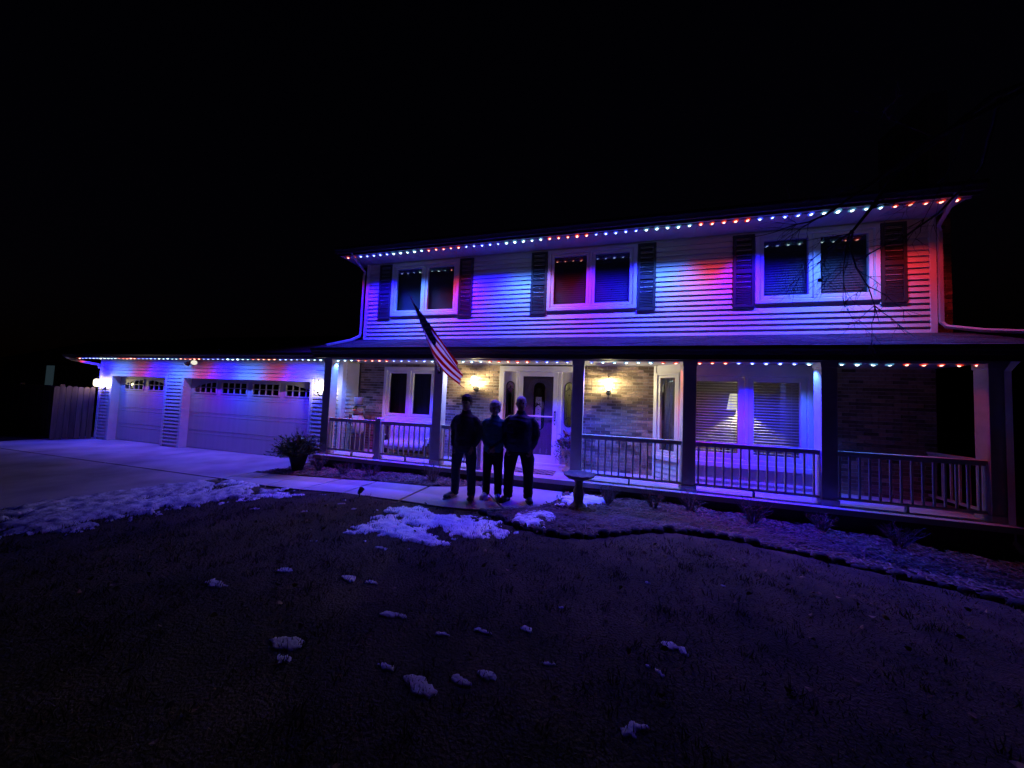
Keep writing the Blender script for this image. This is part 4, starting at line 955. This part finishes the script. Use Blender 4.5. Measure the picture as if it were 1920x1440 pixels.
# ---- gate, fence and the neighbour's house at far left
gt = thing('wooden_gate', 'cedar picket gate standing open at the garage corner', 'gate', (-10.16, -.62, 0), math.atan2(-.66, -.46))
pk = MB(); pk.prism_y([(.0, .03), (.112, .03), (.112, 1.70), (.085, 1.745), (.027, 1.745), (0, 1.70)], -.009, .009); pme = pk.mesh('picket', M['fence'])
for k in range(7):
    o = link('picket', pme, gt, (.02+k*.122, random.uniform(-.003, .003), random.uniform(-.012, .012)))
b = MB(); b.box(.02, .86, -.05, -.01, .3, .39); b.box(.02, .86, -.05, -.01, 1.35, 1.44); b.build('rail', M['fence'], gt)
fe = thing('wooden_fence', 'dark wooden fence running left from the garage', 'fence', (-11.1, -1.1, 0))
for k in range(46): link('picket', pme, fe, (-.14-k*.122, .002*(k % 3), random.uniform(-.015, .015)))
b = MB(); b.box(-5.8, 0, .01, .05, .3, .39); b.box(-5.8, 0, .01, .05, 1.35, 1.44); b.build('rail', M['fence'], fe)
for k in range(3): b = MB(); b.box(-.1-k*2.4, 0-k*2.4, .05, .15, -.1, 1.8); b.build('post', M['fence'], fe)
nb = thing('neighbour_house', 'dark neighbouring house far left with one dimly lit window', 'house', (-30, 6, 0))
b = MB(); b.box(-5, 4, -.8, 8, -.3, 3.2); b.build('wall', M['neighbour'], nb)
b = MB(); b.prism_x([(-1.3, 3.2), (3.6, 5.4), (8.5, 3.2), (3.6, 5.2)], -5.4, 4.4); b.build('roof', M['paleroof'], nb)
b = MB(); b.frame(.45, 1.60, 1.55, 3.0, -.86, -.79, .07); wn = b.build('window', M['neighbour'], nb)
b = MB(); b.box(.52, 1.53, -.83, -.81, 1.62, 2.93); b.build('pane', M['farwindow'], wn)

# ---- snow
POKE = []
def snow(name, poly, seed, st=.028, thick=.05, cov=.15, m='snow', edge=.25, big=.5):
    xs = [p[0] for p in poly]; ys = [p[1] for p in poly]; x0, x1, y0, y1 = min(xs)-.1, max(xs)+.1, min(ys)-.1, max(ys)+.1
    nx, ny = int((x1-x0)/st)+1, int((y1-y0)/st)+1; T = np.full((nx+1, ny+1), -1.0)
    def dist(x, y):
        d = 9
        for i in range(len(poly)):
            ax, ay = poly[i][:2]; bx, by = poly[(i+1) % len(poly)][:2]; L2 = (bx-ax)**2+(by-ay)**2; t = max(0, min(1, ((x-ax)*(bx-ax)+(y-ay)*(by-ay))/L2)); d = min(d, math.hypot(x-ax-t*(bx-ax), y-ay-t*(by-ay)))
        return d
    for i in range(nx+1):
        for j in range(ny+1):
            x, y = x0+i*st, y0+j*st; ins = inpoly(x, y, poly); d = dist(x, y)*(1 if ins else -1)
            n = noise.noise(Vector((x*1.2, y*1.6, seed+20)))*big+noise.noise(Vector((x*2.2, y*3.4, seed)))*.9+noise.noise(Vector((x*6, y*8, seed+9)))*.85+noise.noise(Vector((x*16, y*18, seed+4)))*.62+noise.noise(Vector((x*38, y*40, seed+6)))*.30
            T[i, j] = min(1, d/edge)+n-.0+cov
            if -.1 < T[i, j] < .55 and random.random() < .5*st/.022: POKE.append((x+random.uniform(-st, st), y+random.uniform(-st, st)))
    V = []; F = []; ids = {}
    def vid(i, j):
        if (i, j) not in ids:
            x, y = x0+i*st, y0+j*st; t = max(0, T[i, j]); ids[(i, j)] = len(V)
            V.append((x, y, lawn_z(x, y)+(.006 if t > 0 else -.012)+thick*min(1, t**.6)*(.8+.5*noise.noise(Vector((x*9, y*9, seed+2))))))
        return ids[(i, j)]
    for i in range(nx):
        for j in range(ny):
            if max(T[i, j], T[i+1, j], T[i, j+1], T[i+1, j+1]) > 0 and sum(T[a, c] > 0 for a, c in ((i, j), (i+1, j), (i, j+1), (i+1, j+1))) >= 2: F.append((vid(i, j), vid(i+1, j), vid(i+1, j+1), vid(i, j+1)))
    b = MB(); b.add(V, F); return stuff(b.build(name, M[m], None, True))
snow('snow', [(-2.0,-5.2),(-2.2,-4.5),(-2.2,-3.9),(-2.0,-3.4),(-1.75,-3.05),(-1.1,-2.75),(-.34,-2.80),(.4,-2.95),(1.0,-2.98),(.9,-3.3),(.75,-3.6),(.72,-3.95),(.5,-4.25),(.2,-4.6),(.2,-5.0),(.1,-5.3),(-.4,-5.45)], 1.0, thick=.065, cov=-.12, m='oldsnow', edge=.40, st=.03, big=1.3)
snow('snow', [(.9,-2.98),(1.75,-3.02),(1.75,-3.2),(1.3,-3.5),(.8,-3.95)], 8.0, cov=-.42, edge=.15, thick=.035)
snow('snow', [(3.2,-4.08),(3.59,-4.23),(3.88,-4.23),(4.12,-4.12),(4.57,-4.2),(4.67,-4.04),(4.45,-3.8),(4.74,-3.74),(5.19,-3.62),(5.45,-3.40),(5.08,-3.12),(4.74,-2.98),(4.27,-3.08),(3.9,-3.05),(3.36,-3.01),(3.26,-3.38),(3.57,-3.56),(3.34,-3.76)], 21.0, cov=-.30, edge=.24, thick=.035, st=.022)
def bed_snow(poly, seed):
    o = snow('snow', poly, seed, st=.025, cov=.25, edge=.2, thick=.045)
    for v in o.data.vertices: v.co.z = v.co.z+.10
    return o
bed_snow([(5.78,-1.95),(5.99,-1.52),(6.26,-1.40),(6.45,-1.55),(6.28,-1.9),(5.95,-2.1)], 33.0)
bed_snow([(5.36,-3.05),(5.46,-2.68),(5.64,-2.68),(5.70,-2.98),(5.5,-3.15)], 41.0)
CLUMPS = [(3.59,-5.09,.10),(4.23,-5.02,.07),(4.5,-4.99,.10),(4.93,-5.31,.13),(5.65,-5.25,.06),(5.93,-5.13,.06),(6.17,-4.77,.10),(4.45,-5.79,.13),(4.55,-5.9,.08),(5.17,-5.74,.10),(5.44,-5.79,.15),(6.96,-4.96,.11),(4.42,-4.29,.05),(4.12,-4.4,.09),(3.27,-5.45,.16),(5.65,-5.69,.08),(5.8,-5.6,.06),(6.64,-5.67,.11),(6.84,-5.42,.09),(3.31,-4.5,.06),(2.6,-3.34,.06),(2.95,-3.43,.05),(5.35,-3.78,.04),(6.46,-4.81,.03),(5.38,-5.37,.04),(5.09,-6.01,.06),(2.13,-4.06,.06),(1.95,-3.02,.09),(2.5,-3.2,.04),(6.8,-5.21,.05),(6.17,-5.4,.05),(2.0,-3.6,.07),(2.35,-3.75,.05),(1.6,-3.9,.06),(3.05,-4.25,.07),(7.6,-3.9,.03),(6.9,-4.1,.035)]
CL_LABEL = {(3.59,-5.09): 'small thin snow clump on the dark lawn, leftmost but one of the near clumps', (3.27,-5.45): 'long thin streak of snow on the dark left side of the lawn', (4.5,-4.99): 'flat oval snow clump straight below the big patch, right of its small twin', (4.23,-5.02): 'small pointed snow clump on the lawn, left twin below the big patch',
  (4.93,-5.31): 'bright ragged snow clump below the two small twin clumps', (6.17,-4.77): 'flat snow clump on the open lawn, rightmost of the bright ones', (4.45,-5.79): 'long dim snow sliver low on the left of the lawn', (5.44,-5.79): 'largest dim snow clump low in the middle of the lawn', (5.17,-5.74): 'dim rounded snow clump just left of the largest low clump', (6.96,-4.96): 'ragged dim snow clump alone at the right of the lawn', (6.64,-5.67): 'dim round snow clump nearest the bottom edge', (5.65,-5.25): 'small snow clump in the middle of the lawn, left of a pair', (5.93,-5.13): 'small snow clump in the middle of the lawn, right of a pair'}
for k, (x, y, r) in enumerate(CLUMPS):
    R = random.Random(k+3); ang = R.uniform(-.45, .45); lab = CL_LABEL.get((x, y)); P = []
    for i in range(14):
        a = 2*PI*i/14; q = 1+.35*noise.noise(Vector((math.cos(a)*1.2, math.sin(a)*1.2, k*3.1))); px, py = r*.78*q*math.cos(a), r*.30*q*math.sin(a); P.append((x+px*math.cos(ang)-py*math.sin(ang), y+px*math.sin(ang)+py*math.cos(ang)))
    o = snow('snow_clump' if lab else 'snow_scrap', P, 50+k*2.3, st=.010, thick=.010, cov=-.05, m='oldsnow', edge=.05, big=.3)
    if lab:
        del o['kind']; c = Vector((x, y, lawn_z(x, y)))
        for v in o.data.vertices: v.co -= c
        o.location = c; tag(o, lab, 'snow clump', 'snow clumps scattered on the lawn')

# ---- grass blades, mulch chips, straw, leaves
def scatter_tris(name, pts, m, fn):
    V = []; F = []
    for p in pts:
        v, f = fn(p); o = len(V); V += v; F += [tuple(i+o for i in q) for q in f]
    b = MB(); b.v = V; b.f = F; b.m = [0]*len(F); return stuff(b.build(name, m))
gp_ = []
while len(gp_) < 85000:
    u = random.random(); y = -2.55-4.6*u**.8; x = random.uniform(-1.6, 13)
    if not hard(x, y) and noise.noise(Vector((x*1.7, y*1.7, 12)))+.6*noise.noise(Vector((x*6, y*6, 2)))+.75 > random.random()*1.3: gp_.append((x, y))
for q in range(420):          # taller tufts
    cx_, cy_ = random.uniform(-.5, 12.5), random.uniform(-6.8, -2.7)
    if hard(cx_, cy_): continue
    gp_ += [(cx_+random.gauss(0, .03), cy_+random.gauss(0, .03), random.uniform(.035, .075)) for _ in range(14)]
gp_ += [(x, y, random.uniform(.03, .07)) for x, y in POKE if not hard(x, y)]
def blade(p):
    x, y = p[:2]; z = H(x)+.018*noise.noise(Vector((x*.9, y*.9, 3)))-.004; a = random.uniform(0, 2*PI); w = .004; h = random.uniform(.010, .034)*(1+.7*noise.noise(Vector((x*4, y*4, 31)))); h = p[2] if len(p) > 2 else h; l = random.uniform(-.035, .035), random.uniform(-.035, .035)
    return [(x-w*math.cos(a), y-w*math.sin(a), z), (x+w*math.cos(a), y+w*math.sin(a), z), (x+l[0], y+l[1], z+h)], [(0, 1, 2)]
scatter_tris('grass', gp_, M['grass'], blade)
cp_ = []
while len(cp_) < 9000:
    P = MULCH_L if random.random() < .22 else MULCH_R
    x, y = (random.uniform(-1, 4.2), random.uniform(-2.05, -1.16)) if P is MULCH_L else (random.uniform(4.7, 13), random.uniform(-3.4, -1.16))
    if inpoly(x, y, P): cp_.append((x, y))
def chip(p):
    x, y = p; z = H(x)+.03+.03*noise.noise(Vector((x*3.5, y*3.5, 1)))+.008; a = random.uniform(0, PI); l, w = random.uniform(.015, .045), random.uniform(.006, .014); t = random.uniform(-.5, .5)
    ca, sa = math.cos(a), math.sin(a); dz = l*math.sin(t)
    return [(x-l*ca+w*sa, y-l*sa-w*ca, z-dz), (x+l*ca+w*sa, y+l*sa-w*ca, z+dz), (x+l*ca-w*sa, y+l*sa+w*ca, z+dz+.004), (x-l*ca-w*sa, y-l*sa+w*ca, z-dz+.004), (x, y, z+.012)], [(0, 1, 4), (1, 2, 4), (2, 3, 4), (3, 0, 4)]
scatter_tris('mulch_chips', cp_, M['chip'], chip)
b = MB()
for i in range(1500):
    c = random.choice([(5.35,-2.72,.22,.16),(6.2,-2.75,.5,.3),(7.0,-2.35,.5,.3),(7.9,-2.25,.6,.2),(6.7,-2.6,.6,.25),(8.6,-2.35,.5,.2)]); x, y = random.gauss(c[0], c[2]), random.gauss(c[1], c[3])
    if not inpoly(x, y, MULCH_R): continue
    a = random.gauss(.2, .8); L = random.uniform(.04, .16); z = H(x)+.055; dx, dy = L*math.cos(a), L*math.sin(a); b.tube([(x-dx, y-dy, z+random.uniform(-.01, .02)), (x, y, z+random.uniform(0, .03)), (x+dx, y+dy, z+random.uniform(-.01, .05))], [.0025, .002, .001], 3)
stuff(b.build('dry_stalks', M['straw'], None))
b = MB()
for i in range(130):
    x, y = random.uniform(2, 11), random.uniform(-6.5, -2.9)
    if hard(x, y) and random.random() < .6: continue
    a = random.uniform(0, 2*PI); z = lawn_z(x, y)+.02 if not hard(x, y) else H(x)+.06; leafy(b, (x, y, z), (x+.05*math.cos(a), y+.05*math.sin(a), z+random.uniform(.0, .03)), .035, .2, 3)
stuff(b.build('fallen_leaves', M['leaf'], None))

# ================================================================== PEOPLE
def remesh(b, voxel, iters=6):
    me = b.mesh('tmp', M['skin']); o = bpy.data.objects.new('tmp', me); COL.objects.link(o)
    r = o.modifiers.new('r', 'REMESH'); r.mode = 'VOXEL'; r.voxel_size = voxel
    s = o.modifiers.new('s', 'SMOOTH'); s.factor = .5; s.iterations = iters
    dg = bpy.context.evaluated_depsgraph_get(); m2 = bpy.data.meshes.new_from_object(o.evaluated_get(dg))
    bpy.data.objects.remove(o); m2.materials.clear(); m2.polygons.foreach_set('use_smooth', [True]*len(m2.polygons)); return m2
def rings(b, R, n=18):      # R: (z, rx, ry, cx, cy)
    vs = []
    for z, rx, ry, cx, cy in R:
        for k in range(n): a = 2*PI*k/n; vs.append((cx+rx*math.cos(a), cy+ry*math.sin(a), z))
    fs = [(i*n+k, i*n+(k+1) % n, (i+1)*n+(k+1) % n, (i+1)*n+k) for i in range(len(R)-1) for k in range(n)]
    fs += [tuple(range(n-1, -1, -1)), tuple(range((len(R)-1)*n, len(R)*n))]; b.add(vs, fs)
def person(loc, rz, height, label, top_m, leg_m, shoe_m, hair_m, hair_kind, girth=1.0, shoulder=1.0, belly=0.0, hands='pocket', stance=.105, foot_out=.25, sole=None, turn=0.0, jeans_w=1.0):
    k = height/1.75
    t = thing('person', label, 'person', loc, rz); t.scale = (k, k, k)
    sw = .185*shoulder
    # joints
    def leg_pts(s): return [(s*.088, 0, .92), (s*(stance*.9), -.008, .70), (s*stance, -.014, .49), (s*(stance+.004), .008, .33), (s*(stance+.008), .02, .09)]
    if hands == 'pocket':
        def arm_pts(s): return [(s*(sw-.095), .0, 1.415), (s*(sw-.03), .002, 1.388), (s*(sw+.022), .008, 1.325), (s*(sw+.052), .016, 1.26), (s*(sw+.066*girth), .045, 1.12), (s*(sw+.046*girth), .0, 1.00), (s*(sw+.0*girth), -.07, .90)]
        def hand(s): return Vector((s*(sw+.0*girth), -.07, .90)), Vector((-s*.25, -.25, -.93)).normalized()
    else:
        def arm_pts(s): return [(s*(sw-.085), .0, 1.425), (s*(sw-.02), .002, 1.408), (s*(sw+.026), .008, 1.345), (s*(sw+.042), .016, 1.26), (s*(sw+.05), .02, 1.12), (s*.12, -.10, 1.00), (s*.045, -.165, .945)]
        def hand(s): return Vector((s*.045, -.165-.012*s, .945)), Vector((-s*.75, -.15, -.62)).normalized()
    tor = [(.86, .165, .115), (.95, .170, .122), (1.05, .155, .112), (1.15, .158, .115), (1.28, .178, .122), (1.36, .176, .112), (1.415, .135, .092), (1.465, .075, .07)]
    def torso(add, z0=.0, ex=1.0): return [(z, (rx*(girth if z < 1.3 else (girth+shoulder)/2)+add)*ex, (ry*girth+add+belly*.5*math.exp(-((z-1.05)/.16)**2)), 0, -belly*.5*math.exp(-((z-1.05)/.16)**2)) for z, rx, ry in tor if z >= z0]
    b = MB(); rings(b, torso(0))
    b.tube([(0, .012, 1.43), (0, .002, 1.50), (0, -.008, 1.57)], [.066*(.6+.4*girth), .058*(.6+.4*girth), .056], 12)
    T = Matrix.Translation((0, 0, 1.5)) @ Matrix.Rotation(turn, 4, 'Z') @ Matrix.Translation((0, 0, -1.5)); b.T = T
    rings(b, [(1.520, .030, .034, 0, -.062), (1.535, .048, .058, 0, -.046), (1.565, .060, .078, 0, -.028), (1.60, .068, .090, 0, -.016), (1.645, .074, .097, 0, -.008), (1.69, .0755, .098, 0, -.004), (1.725, .066, .086, 0, 0), (1.75, .044, .058, 0, .002), (1.76, .016, .02, 0, .004)])
    b.tube([(0, -.098, 1.662), (0, -.112, 1.635), (0, -.122, 1.615), (0, -.106, 1.606)], [.010, .013, .016, .010], 8)
    b.tube([(-.024, -.093, 1.574), (0, -.100, 1.575), (.024, -.093, 1.574)], .009, 6); b.tube([(-.05, -.088, 1.672), (0, -.100, 1.676), (.05, -.088, 1.672)], .010, 6)
    for s in (-1, 1): b.tube([(s*.074, .0, 1.665), (s*.086, .012, 1.655), (s*.084, .008, 1.63), (s*.074, -.004, 1.612)], [.008, .016, .014, .007], 6)
    b.T = None
    for s in (-1, 1):
        b.tube(leg_pts(s), [.090*girth**.5, .078*girth**.5, .056, .054, .038], 12); b.tube(arm_pts(s), [.030, .050, .052, .049, .042, .036, .027], 10)
        b.tube([(s*(stance+.008), .03, .05), (s*(stance+.01), -.02, .05), (s*(stance+.025), -.14, .035)], [.036, .038, .03], 10)
        c, d = hand(s); side = d.cross(Vector((0, -1, 0.15))).normalized(); nrm = side.cross(d).normalized()
        b.tube([c-d*.01, c+d*.03, c+d*.085], [.027, .034, .034], 8)
        for i, (o, L) in enumerate(((-.030, .062), (-.010, .074), (.010, .070), (.029, .055))):
            p0 = c+d*.078+side*o; b.tube([p0, p0+d*L*.5+nrm*.008, p0+d*L+nrm*.026], [.0105, .0098, .0085], 6)
        p0 = c+d*.025+side*(-.030); b.tube([p0, p0+(d*.5-side*.6).normalized()*.035, p0+(d*.9-side*.5).normalized()*.062], [.012, .011, .009], 6)
    me = remesh(b, .0088, 3); me.materials.append(M['skin']); link('body', me, t)
    # upper garment
    b = MB(); rings(b, [(.845, .178*girth+.012, .130*girth+.012+belly*.15, 0, -belly*.25)] + torso(.028, .9)[:-1] + [(1.462, .100, .090, 0, .004), (1.50, .084, .078, 0, .002), (1.535, .080, .074, 0, -.004)])
    for s in (-1, 1): b.tube(arm_pts(s), [g_*(.5+.5*girth) for g_ in (.040, .062, .070, .072, .066, .057, .047)], 12)
    me = remesh(b, .014, 5)
    for v in me.vertices:
        w = noise.noise(v.co*9)*.010+noise.noise(Vector((v.co.x*6+v.co.z*5, v.co.y*6, v.co.z*24)))*.009; v.co += v.normal*w
    me.materials.append(top_m); link('jacket', me, t)
    b = MB(); rings(b, [(.80, .150*girth+.02, .118*girth+.012, 0, 0), (.90, .172*girth+.012, .126*girth+.012, 0, 0), (.98, .168*girth+.01, .122*girth+.01, 0, 0)])
    for s in (-1, 1): b.tube(leg_pts(s)[:-1]+[(s*(stance+.008), .012, .055)], [.110*girth**.5, .100*girth**.5*jeans_w, .082*jeans_w, .077*jeans_w, .070*jeans_w], 14)
    me = remesh(b, .014, 4)
    for v in me.vertices:
        lo = max(0, 1-v.co.z/.6); w = noise.noise(Vector((v.co.x*7, v.co.y*7, v.co.z*16)))*.007*(.5+lo); v.co += v.normal*w
    me.materials.append(leg_m); link('trousers', me, t)
    for s in (-1, 1):
        b = MB(); x = s*(stance+.008); o = s*foot_out*.17
        b.tube([(x, .070, .042), (x, .03, .060), (x+o*.3, -.03, .058), (x+o*.65, -.11, .046), (x+o, -.185, .038), (x+o*1.05, -.205, .030)], [.028, .048, .050, .050, .042, .02], 12, 1.0)
        me = remesh(b, .010, 3)
        for v in me.vertices: v.co.z = max(v.co.z, .014)
        me.materials.append(shoe_m); sh = link('shoe', me, t)
        b = MB(); P = [(x+dx, y) for dx, y in ((-.036, .085), (.036, .085), (.042, .0), (.046+o*.6, -.10), (.036+o, -.19), (o, -.222), (-.036+o, -.19), (-.046+o*.6, -.10), (-.042, .0))]
        b.prism_z(P, .0, .024); b.build('sole', sole or M['rubber'], sh)
    # hair, eyes
    b = MB(); b.T = T
    def dome(zc, rx, ry, hz, z0, cy, back=0.0, nlv=11):
        R_ = []
        for q in range(nlv):
            z = z0+(zc+hz-.0015-z0)*(q/(nlv-1))**.8; f_ = math.sqrt(max(.0, 1-((z-zc)/hz)**2)) if z > zc else 1-.10*((zc-z)/.1)**2
            lo = max(0, (1.70-z)/.12); R_.append((z, rx*f_, ry*f_*(1-.42*min(1, lo)), 0, cy+back*min(1, lo)))
        rings(b, R_, 22)
    if hair_kind == 'short':
        dome(1.70, .094, .110, .102, 1.60, .004, .046)
        for q in range(60):
            a = q*2.4; e = .25+1.2*(q/60); c_ = Vector((.090*math.cos(a)*math.cos(e), .102*math.sin(a)*math.cos(e)+.004, 1.70+.094*math.sin(e))); b.tube([c_, c_+Vector((.012*math.cos(a+1), .012*math.sin(a+1)-.006, .012))], [.015, .006], 5)
    elif hair_kind == 'bob':
        dome(1.70, .104, .116, .104, 1.555, .006, .052)
        for q in range(50):
            a = q*2.4; e = .1+1.3*(q/50); c_ = Vector((.100*math.cos(a)*math.cos(e), .108*math.sin(a)*math.cos(e)+.006, 1.70+.096*math.sin(e))); b.tube([c_, c_+Vector((.014*math.cos(a+1), .014*math.sin(a+1), .008))], [.017, .007], 5)
        for s in (-1, 1): b.tube([(s*.068, -.035, 1.71), (s*.088, -.015, 1.65), (s*.085, .01, 1.575)], [.026, .026, .016], 7)
    else: dome(1.69, .0865, .098, .086, 1.585, .014, .042)
    me = remesh(b, .010, 2)
    for v in me.vertices: v.co += v.normal*(noise.noise(v.co*70)*.008+noise.noise(v.co*28)*.012)
    me.materials.append(hair_m); link('hair', me, t)
    for s in (-1, 1): b = MB(); b.T = T; b.ball((s*.031, -.0935, 1.652), .0115, 10); b.build('eye', M['eye'], t, True)
    return t
gz = lambda x: H(x)+.022
person((4.18, -2.38, gz(4.18)), -.05, 1.69, 'dark-haired person in brown pullover and jeans, leftmost of the three', M['brownknit'], M['jeans'], M['shoegrey'], M['hairdark'], 'short', 1.02, .97, .02, 'pocket', .150, .5, M['shoewhite'], .15)
person((4.62, -2.16, gz(4.62)), .1, 1.61, 'short blonde-haired person in teal pullover and white shoes, in the middle', M['teal'], M['blacktrouser'], M['shoewhite'], M['hairblonde'], 'bob', .98, .90, .02, 'clasp', .105, .2, M['shoewhite'], .25)
person((5.08, -2.16, gz(5.08)), .1, 1.72, 'grey-haired person in navy jacket and dark trousers, nearest the front door', M['navy'], M['blacktrouser'], M['shoedark'], M['hairgrey'], 'thin', 1.16, 1.06, .07, 'pocket', .165, .45, None, .2, 1.12)
